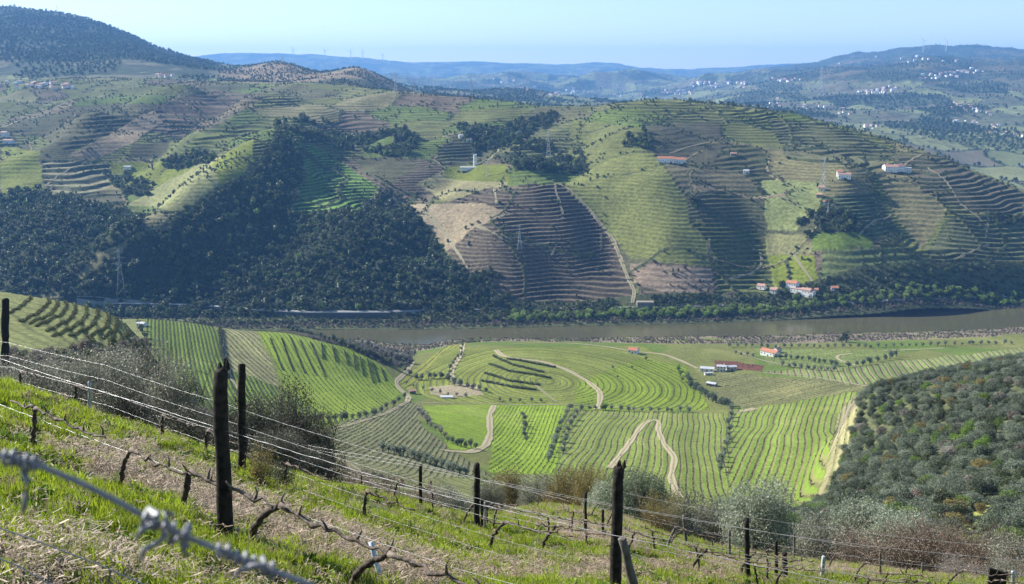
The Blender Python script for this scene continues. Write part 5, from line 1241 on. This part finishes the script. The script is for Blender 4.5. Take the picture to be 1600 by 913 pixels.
# the yellow leaved bramble
e_ = at(412, 790, 8) ; 
def near_clump(name, px, pyb, Y_, hpx, wpx, mat, tws, label):
    P = at(px, pyb, Y_); h = hpx / F * P[1]; w = wpx / 2 / F * P[1]
    e = empty(name, P, R.uniform(0, 6), label, 'bush'); e.scale = (w, w, h / 1.82)
    c = obj('crown', crown(name + '_leaves', 1500, mat, (1, 1, 1), .95, .05, R.randrange(999), lobes=14, shell=.2, flatb=-.9, asp=1.6), e)
    obj('branches', tw[tws], e)
near_clump('bramble', 410, 765, 8, 90, 70, m_yellow, 1, 'bramble with yellow and red leaves beside the narrow post')
near_clump('bramble', 440, 768, 8, 56, 60, m_bushdk, 1, 'dark low bramble right of the yellow leaved one')
near_clump('bramble', 62, 612, 8, 44, 50, m_redleaf, 1, 'small reddish bramble under the left vine')

# ------------------------------------------------------------------ grass, weeds and straw on the near slope
def tuft(name, mat, n, seed, h=(.5, 1.0), w=.028, spread=.42, bend=.55):
    g = np.random.default_rng(seed); V = []; Fq = []; lv = []
    for i in range(n):
        a = g.uniform(0, 2 * pi); r = spread * g.random() ** .6; bx, by = cos(a) * r, sin(a) * r
        hh = g.uniform(*h); b2 = g.uniform(0, 2 * pi); be = bend * g.random() * hh; wv = g.uniform(0, 2 * pi); ww = w * g.uniform(.7, 1.4)
        px_, py_ = cos(wv) * ww, sin(wv) * ww; k = len(V)
        for t, q in ((0, 1), (.5, .8), (1, .08)):
            cx, cy, cz = bx + cos(b2) * be * t * t, by + sin(b2) * be * t * t, hh * (t - .18 * t * t * (be / hh))
            V += [(cx - px_ * q, cy - py_ * q, cz), (cx + px_ * q, cy + py_ * q, cz)]
        Fq += [(k, k + 1, k + 3, k + 2), (k + 2, k + 3, k + 5, k + 4)]; v = g.random(); lv += [v, v]
    return npmesh(name, V, Fq, mat, lv=lv)
m_grass = leafmat('grass_blades', (.17, .25, .018), (.36, .43, .035), .5, .3, .5, .3)
m_grassd = leafmat('dark_grass_blades', (.09, .17, .018), (.18, .28, .028), .45, .25, .5, .3)
m_straw = leafmat('dry_blades', (.28, .22, .13), (.46, .38, .25), .3, .25)
m_weed = leafmat('weed_leaves', (.15, .23, .025), (.30, .36, .05), .4, .3, .5, .35)
gp = [tuft('tuft_a', m_grass, 40, 1), tuft('tuft_b', m_grass, 40, 2, (.3, .8)), tuft('tuft_c', m_grassd, 40, 3), tuft('tuft_d', m_straw, 26, 4, (.3, .9), .018),
      crown('weed_a', 130, m_weed, (.5, .5, .3), .3, .12, 5, lobes=8), crown('weed_b', 110, m_grassd, (.55, .55, .28), .25, .14, 6, lobes=8)]
GY = (rows[:, None] > 2.5) & (rows[:, None] < 56) & (np.abs(Uc)[None, :] < .62)
w_ = np.where(GY, np.gradient(rows)[:, None] * np.gradient(Uc)[None, :] / np.maximum(Yg, 5) ** .75, 0)
pn = fbm(Xg / .9, Yg / .9, 161, 3)
def gsel(n, mask_w):
    w = (w_ * mask_w).ravel(); w /= w.sum()
    q = rng.choice(w.size, n, p=w)
    x = Xg.ravel()[q] * (1 + 0) ; y = Yg.ravel()[q]
    x = x + rng.uniform(-.5, .5, n) * .0011 * y * 1.2; y = y + rng.uniform(-.5, .5, n) * y * .026
    return np.stack([x, y, H(x, y) - .01], 1), q
gmask = np.where(GRASSY > .5, 1.0, .42 + .58 * (pn > .2)) * (.10 + .90 * (pn > -.16))
Pg, q = gsel(52000, gmask)
nn = pn.ravel()[q]
ixg = np.where(rng.random(len(q)) < .28, rng.integers(4, 6, len(q)), np.where((rng.random(len(q)) < .10), 3, np.where(nn < -.15, 2, rng.integers(0, 2, len(q)))))
ixg = np.where((rng.random(len(q)) < .10 + .30 * sm(-2, 6, Pg[:, 0])) & (ixg < 3), 3, ixg)
scg = rng.uniform(.075, .215, len(q)) * (1 + .35 * np.clip(nn, -1, 1)) * (1 + .012 * Pg[:, 1])
scatter('grass', Pg, scg, gp, 'fresh green grass and weeds between the vine rows', ixg, .1)
m_litter = leafmat('straw_litter', (.15, .11, .075), (.40, .31, .21), .1, .2)
def litter(name, seed, n=110):
    g = np.random.default_rng(seed); P = np.stack([g.uniform(-1, 1, n), g.uniform(-1, 1, n), g.uniform(.0, .12, n)], 1)
    a = g.normal(size=(n, 3)) * np.array([1, 1, .25]); a /= np.linalg.norm(a, axis=1)[:, None]; b = np.stack([-a[:, 1], a[:, 0], np.zeros(n) + .2], 1)
    l = g.uniform(.03, .13, n)[:, None]; ww = g.uniform(.006, .018, n)[:, None]
    V = np.stack([P - a * l - b * ww, P - a * l + b * ww, P + a * l + b * ww, P + a * l - b * ww], 1).reshape(-1, 3)
    return npmesh(name, V, np.arange(n * 4).reshape(n, 4), m_litter, lv=g.random(n))
Pl, q = gsel(9000, np.where(GRASSY < .5, 1.0, .12))
scatter('straw', Pl, rng.uniform(.22, .42, len(q)), [litter('litter_a', 1), litter('litter_b', 2), tuft('dry_tuft', m_straw, 16, 9, (.1, .35), .02, .6)], 'dry cut grass and vine prunings on the bare ground', None, .05)

# ------------------------------------------------------------------ trellis: posts, wires, vines
m_post = pmat('backlit_post', (.016, .014, .013), .9, nscale=14, bump=.6, col2=(.042, .036, .031), spec=.12)  # post wood coloured near black, the backlit shade put into the colour
m_postg = pmat('weathered_post', (.16, .145, .13), .85, nscale=10, bump=.5, col2=(.09, .08, .07))
m_metal = pmat('steel_stake', (.40, .42, .44), .45, .6)
m_wire = pmat('galvanised_wire', (.34, .34, .35), .45, .6)
m_vine = pmat('vine_bark', (.035, .027, .022), .9, nscale=22, bump=.9, col2=(.10, .08, .065))
m_cane = pmat('vine_cane', (.20, .165, .135), .85, nscale=18, bump=.7, col2=(.07, .052, .042))
POSTP = {}
def post(px, pyt, pyb, wpx, label, mat=None, dx=0, ymin=3, Y=None, name='post', rough=1.0):
    mat = mat or m_post
    B = at(px + dx, pyb, ymin)
    if Y: u, s = ray(px + dx, pyb); B = np.array([float(u) * Y, Y, float(H(float(u) * Y, Y))])
    u, s = ray(px, pyt); T = np.array([float(u) * B[1], B[1], HC - float(s) * B[1]]); r = wpx / 2 / F * B[1]
    m = MB(); n = 9; g = random.Random(int(px)); P = []; rr = []
    for i in range(n + 1):
        t = i / n; p = (T - B) * t; p = p + np.array([g.gauss(0, r * .07), g.gauss(0, r * .07), 0]) * rough
        P.append(p + (np.array([0, 0, -.3]) if i == 0 else 0)); rr.append(r * (1.06 - .12 * t) * (1 + g.gauss(0, .035) * rough))
    P.append((T - B) + np.array([0, 0, r * .25])); rr.append(r * .62)
    m.tube(P, rr, 10)
    o = m.build(name, mat, None, True); o.location = B
    tag(o, label, 'post'); POSTP[px] = (B, T[2] - B[2]); return o
post(8, 468, 600, 12, 'dark post at the left border, standing on the grass edge')
post(343, 580, 842, 25, 'thick dark post with a splintered slanting top', dx=10)
post(378, 570, 742, 13, 'narrow dark post right behind the thick one')
post(657, 727, 797, 6, 'short dark post, left one of the two in the middle', ymin=8)
post(745, 725, 828, 10, 'dark post in the middle of the slope')
post(966, 731, 930, 19, 'tall dark post with a broken top, right of centre', dx=-5)
post(1167, 811, 930, 9, 'slim dark post in front of the large silvery olive', Y=20.5)
post(915, 770, 838, 5, 'thin dark post on the straw patch', ymin=8)
post(942, 797, 839, 4.5, 'short thin post right of the one on the straw patch', ymin=8)
post(753, 781, 828, 5, 'short dark stake just right of the middle post', ymin=8)
post(758, 785, 829, 4, 'pale metal stake beside the middle post', m_metal, ymin=8)
post(673, 752, 795, 4, 'small dark stake beside the left middle post', ymin=8)
post(80, 580, 618, 4.5, 'short dark stake behind the wires at the left', ymin=8)
post(140, 597, 650, 6, 'grey metal stake behind the wires at the left', m_metal, ymin=8)
post(1068, 806, 856, 5, 'thin leaning post left of the silvery olive', m_postg, dx=5, ymin=8)
post(1055, 825, 858, 5, 'short pale brace leaning far to the right', m_postg, dx=-15, ymin=8)
post(972, 842, 920, 15, 'grey slanting brace against the tall dark post', m_postg, dx=28, Y=11.2)
post(1140, 829, 873, 4.5, 'thin grey stake behind the slim dark post', m_postg, ymin=8)
post(1213, 846, 905, 6, 'dark stake under the left of the two lower posts', ymin=8)
post(1226, 864, 925, 9, 'stout dark stake in the lower right foreground', Y=22)
post(1241, 834, 876, 4, 'very thin stake right of the stout one', m_postg, ymin=8)
post(1287, 870, 905, 7, 'whitish short post near the lower right', pmat('whitewashed_post', (.42, .44, .47), .8, nscale=12, namp=.4), dx=-3, ymin=8)
post(1375, 864, 904, 4, 'thin brown wooden stick in front of the reddish thicket', m_cane, ymin=8)
post(1583, 893, 926, 7, 'pale capped stake at the lower right border', m_metal, Y=24)
post(1441, 880, 903, 3, 'tiny stake among the reddish brambles', m_postg, ymin=8)
# splintered tops
def splinter(px, label_px, dz, w):
    B, h = POSTP[px]; m = MB(); g = random.Random(px)
    for i in range(5):
        a = g.uniform(0, 6.28); r = w * .28
        m.box((cos(a) * r, sin(a) * r, 0), (w * .3, w * .25, dz * g.uniform(.4, 1.1)), a, .35)
    o = bpy.data.objects[[k.name for k in bpy.data.objects if k.get('label') == label_px][0]]
    me = m.build('splintered_top', m_post, o); u, s = ray(px, 580)
    top = max((v.co for v in o.data.vertices), key=lambda c: c.z); me.location = (top.x, top.y, top.z - .03)
splinter(343, 'thick dark post with a splintered slanting top', .11, .15); splinter(966, 'tall dark post with a broken top, right of centre', .10, .13)
# black board
P = at(1558, 905, 8); Y = 22.0; u, s = ray(1558, 915); P = np.array([float(u) * Y, Y, float(H(float(u) * Y, Y))])
u, s = ray(1550, 888); zt = HC - float(s) * Y; m = MB()
w = 15 / F * Y
m.v = [(-w, 0, -.2), (w, 0, -.2), (w, 0, zt - P[2] - .13), (-w, 0, zt - P[2]), (-w, .06, -.2), (w, .06, -.2), (w, .06, zt - P[2] - .13), (-w, .06, zt - P[2])]
m.f = [(0, 1, 2, 3), (7, 6, 5, 4), (3, 2, 6, 7), (0, 3, 7, 4), (1, 5, 6, 2)]
o = m.build('board', m_post); o.location = P; tag(o, 'black board with a slanting top at the lower right corner', 'board')
# plastic pipe
u, s = ray(597, 925); Pp = []
for (px, py) in ((576, 858), (581, 872), (587, 890), (597, 915), (602, 935)):
    u, s = ray(px, py); Pp.append((float(u) * 9.2, 9.2 + (935 - py) * .002, HC - float(s) * 9.2))
o0 = np.array(Pp[-1]); mm = MB().tube([np.array(p) - o0 for p in Pp], [.024, .026, .026, .026, .026], 10)
o = mm.build('plastic_pipe', pmat('bluish_plastic', (.48, .55, .66), .35), None, True); o.location = o0; tag(o, 'pale bluish plastic pipe sticking out of the grass', 'pipe')

DIR = np.array([5.3, -4.0]); DIR /= np.hypot(*DIR)
def rowpt(P0, t, h):
    x, y = P0[0] + DIR[0] * t, P0[1] + DIR[1] * t
    return np.array([x, y, float(H(x, y)) + h])
def wire(P0, t0, t1, h0, h1, r, label, span=3.3, sag=.02, name='wire', group=None, jag=1.0):
    n = max(2, int((t1 - t0) / span)); K = [rowpt(P0, t0 + (t1 - t0) * i / n, h0 + (h1 - h0) * i / n) for i in range(n + 1)]
    # ease the ground's small bumps out
    z = np.array([k[2] for k in K]); z2 = z.copy()
    if n > 2: z2[1:-1] = z[1:-1] * .5 + (z[:-2] + z[2:]) * .25
    P = []; rr = []; g = random.Random(label)
    for i in range(n):
        a, b = K[i].copy(), K[i + 1].copy(); a[2] = z2[i]; b[2] = z2[i + 1]
        m_ = int(span / .09)
        for k in range(m_):
            t = k / m_; p = a + (b - a) * t; p[2] -= sag * 4 * t * (1 - t); p[2] += g.gauss(0, .0025) * jag
            P.append(p); rr.append(r * (1 + (.45 if k % 2 else -.25) * jag))
    o0 = P[0]; mm = MB().tube([p - o0 for p in P], rr, 5)
    o = mm.build(name, m_wire, None, True); o.location = o0; return tag(o, label, 'wire', group)
A0 = POSTP[343][0]; B0 = POSTP[378][0]; C0 = POSTP[745][0]; D0 = POSTP[657][0]; E0 = POSTP[915][0]; G0 = at(1165, 872, 8)
hn = ['lowest', 'second lowest', 'third lowest', 'second highest', 'highest']
for h, r, i in ((1.16, .0022, 4), (.56, .002, 1)):
    wire(A0, -9, 7, h, h, r, '%s trellis wire held by the thick splintered post' % hn[i])
for h, i in ((.22, 0), (.46, 1), (.73, 2), (.98, 3), (1.28, 4)):
    wire(B0, -15, 7, h, h - .12, .0024, '%s trellis wire from the leftmost post past the narrow post' % hn[i])
for h, i in ((.35, 0), (.62, 2), (1.15, 4)):
    wire(C0, -14, 9, h, h, .003, '%s trellis wire fixed to the post in the middle of the slope' % hn[i])
for h, i in ((.5, 0), (1.1, 4)):
    wire(D0, -4, 20, h, h, .003, '%s trellis wire on the row of the short left middle post' % hn[i])
for h, i in ((.5, 0), ):
    wire(E0, -6, 22, h, h, .003, '%s trellis wire on the row crossing the straw patch' % hn[i])
for px_, lab in ((1068, 'leaning thin post'), ):
    Q0 = POSTP[1068][0]
    for h, i in ((.55, 0), (1.25, 4)): wire(Q0, -3, 20, h, h, .0035, '%s trellis wire on the row of the leaning thin post' % hn[i])

def vine(P0, t, h, arm, label, lean=-.35, r=.035, seed=1, back=0.0, group=None, canes=True):
    g = random.Random(seed); b = rowpt(P0, t + lean, 0); hd = rowpt(P0, t, h); e = empty('vine', b, 0, label, 'vine', group)
    m = MB(); P = []; rr = []; n = 15
    for i in range(n):
        q = i / (n - 1); s_ = q ** 1.6
        p = np.array([(hd[0] - b[0]) * s_, (hd[1] - b[1]) * s_, (hd[2] - b[2]) * (q ** .8)]); p += np.array([g.gauss(0, .009), g.gauss(0, .009), -.12 if i == 0 else 0])
        P.append(p); rr.append(r * .85 * (1.25 - .35 * q) * (1 + g.gauss(0, .10)))
    rr[-1] *= 1.3; m.tube(P, rr, 8); m.build('trunk', m_vine, e, True)
    def arm_(s, L_, nm):
        m = MB(); P = [hd - b]; rr = [r * 1.05]; k = max(6, int(L_ / .09))
        for i in range(1, k + 1):
            tt_ = t + s * L_ * i / k; p = rowpt(P0, tt_, h) - b; base_ = rowpt(P0, t, h)[2] + (rowpt(P0, t + s * L_, h)[2] - rowpt(P0, t, h)[2]) * i / k - b[2]
            p[2] = base_ + g.gauss(0, .018) - .03 * math.sin(pi * i / k)
            P.append(p + np.array([g.gauss(0, .012), g.gauss(0, .012), 0])); rr.append(r * (.60 - .28 * i / k) * (1 + (.5 if i % 5 == 0 else 0) + g.gauss(0, .07)))
        m.tube(P, rr, 7)
        for i in range(3, k, 4):
            a = P[i]; d = np.array([g.gauss(0, .05), g.gauss(0, .05), g.uniform(.05, .15)])
            m.tube([a, a + d * .6, a + d + np.array([g.gauss(0, .02), g.gauss(0, .02), 0])], [r * .45, r * .3, r * .16], 5)
        m.build(nm, m_cane, e, True)
    arm_(1, arm, 'cordon')
    if back: arm_(-1, back, 'cordon')
    return e
def tpx(P0, px, h):
    best = min(np.arange(-30, 40, .05), key=lambda t: abs((lambda p: proj(p[0] / p[1], (HC - p[2]) / p[1])[0] if p[1] > 1 else 1e9)(rowpt(P0, t, h)) - px))
    return float(best)
for px, lean, r, lab in ((55, -.1, .030, 'gnarled vine at the far left of the front row'), (204, -.25, .028, 'thin bent vine between the two left trunks of the front row'), (297, -.18, .038, 'dark upright vine left of the thick splintered post'),
                         (438, -.48, .036, 'long slanting vine right of the thick splintered post'), (612, -.5, .036, 'big curved vine in the front row above the plastic pipe'), (745, -.3, .034, 'front row vine at the bottom edge right of centre')):
    t = tpx(A0, px, .57); vine(A0, t, .57, 1.45, lab, lean, r, px, 0 if px != 55 else .5)
for px, lab in ((32, 'low vine beside the leftmost post'), (120, 'vine between the leftmost post and the metal stake'), (255, 'dark vine standing behind the wires left of the thick post'), (325, 'short vine just behind the thick splintered post'),
                (450, 'vine hidden in the dark bramble of the second row'), (575, 'upright dark vine in the second row left of the middle posts')):
    t = tpx(B0, px, .5)
    vine(B0, t, .55, 1.0, lab, -.1, .032, px + 3)
for px, lab in ((870, 'forked slanting vine left of the tall broken post'), (790, 'vine in the grass below the middle post'), (1105, 'leaning vine right of the grey brace'), (1180, 'vine at the bottom right of the tall broken post')):
    Q0 = at(px, 872 if px < 1000 else 905, 6); vine(Q0, 0, .62, 1.3, lab, -.35, .03, px, .5)
for P0_, t0, t1, lab, gg in ((C0, -9, 16, 'small bare vine in the row of the post in the middle of the slope', 'vines of the middle row'), (D0, -2, 24, 'small bare vine in the row of the short left middle post', 'vines of the row behind the middle'),
                             (E0, -3, 24, 'tiny bare vine in the row crossing the straw patch', 'vines of the straw patch row'), (G0, -8, 16, 'bare vine in the row in front of the large silvery olive', 'vines below the silvery olive'),
                             (POSTP[1287][0], -6, 14, 'small bare vine in the row of the whitish short post', 'vines of the whitish post row')):
    t = t0
    while t < t1:
        vine(P0_, t, .6, R.uniform(.6, 1.2), lab, R.uniform(-.4, .1), .024, int(t * 10 + 500), .3, gg); t += R.uniform(1.9, 2.8)

# ------------------------------------------------------------------ the thick twisted wire right in front of the lens
m_near = pmat('thick_wire', (.26, .265, .29), .55, .4, nscale=60, namp=.2)
def np_(px, py, Y): u, s = ray(px, py); return np.array([float(u) * Y, Y, HC - float(s) * Y])
YN = .80
e0 = np_(-60, 690, YN); e = empty('thick_wire', e0, 0, 'thick blurred wire with coiled knots crossing the lower left corner', 'wire')
path = [np_(x, y, YN) for x, y in ((-80, 683), (0, 711), (60, 727), (120, 752), (180, 782), (240, 815), (300, 843), (350, 862), (410, 887), (470, 908), (540, 940))]
MB().tube([p - e0 for p in path], .0024, 10).build('strand', m_near, e, True)
def along(px):
    for a, b in zip(path[:-1], path[1:]):
        xa, xb = [float(proj(q[0] / q[1], (HC - q[2]) / q[1])[0]) for q in (a, b)]
        if xa <= px <= xb: return a + (b - a) * (px - xa) / (xb - xa), (b - a) / np.linalg.norm(b - a)
def coil(p0, p1, turns, R_, r, nm='coil'):
    a, d = along(p0); b, _ = along(p1); n1 = np.cross(d, (0, 1, 0)); n1 /= np.linalg.norm(n1); n2 = np.cross(d, n1); P = []
    k = int(turns * 12)
    for i in range(k + 1):
        q = 2 * pi * i / 12; t = i / k; rr = R_ * (1 + .25 * math.sin(q * .37))
        P.append(a + (b - a) * t + (n1 * cos(q) + n2 * sin(q)) * rr - e0)
    MB().tube(P, r, 7).build(nm, m_near, e, True)
coil(8, 62, 5, .0048, .0020); coil(225, 262, 2.5, .0062, .0021); coil(268, 300, 1.5, .0068, .0021); coil(340, 430, 6.5, .0046, .0020)
def hook(pts): MB().tube([np_(x, y, YN - z) - e0 for x, y, z in pts], [.0024] * (len(pts) - 1) + [.0016], 8).build('hook', m_near, e, True)
hook([(232, 795, 0), (246, 806, .01), (240, 820, .012), (222, 828, .01), (213, 842, .006)]); hook([(262, 826, 0), (258, 838, .012), (244, 850, .012), (226, 858, .01), (218, 874, .006)])
hook([(270, 805, .004), (258, 800, .01), (262, 818, .012), (272, 835, .008), (262, 850, .004)]); hook([(296, 820, 0), (286, 832, .01), (284, 850, .01), (292, 870, .004)])
hook([(36, 735, 0), (42, 750, .006), (40, 775, .008), (36, 800, .006)]); hook([(410, 872, 0), (415, 884, .012), (396, 884, .012), (378, 890, .008), (366, 902, .004)])
# two thin wires crossing the bottom left corner
for k, (pts, lab) in enumerate(((((-30, 815), (70, 850), (160, 885), (240, 920)), 'upper thin wire across the grass in the bottom left corner'), (((-30, 862), (30, 885), (80, 915), (100, 925)), 'lower thin wire across the grass in the bottom left corner'))):
    Pw = [np_(x, y, 4.2) for x, y in pts]; Q = []
    for a, b in zip(Pw[:-1], Pw[1:]):
        for i in range(18): Q.append(a + (b - a) * i / 18)
    Q.append(Pw[-1]); o = MB().tube([q - Pw[0] for q in Q], [.0026 * (1.35 if i % 2 else .8) for i in range(len(Q))], 6).build('wire', m_wire, None, True); o.location = Pw[0]; tag(o, lab, 'wire')
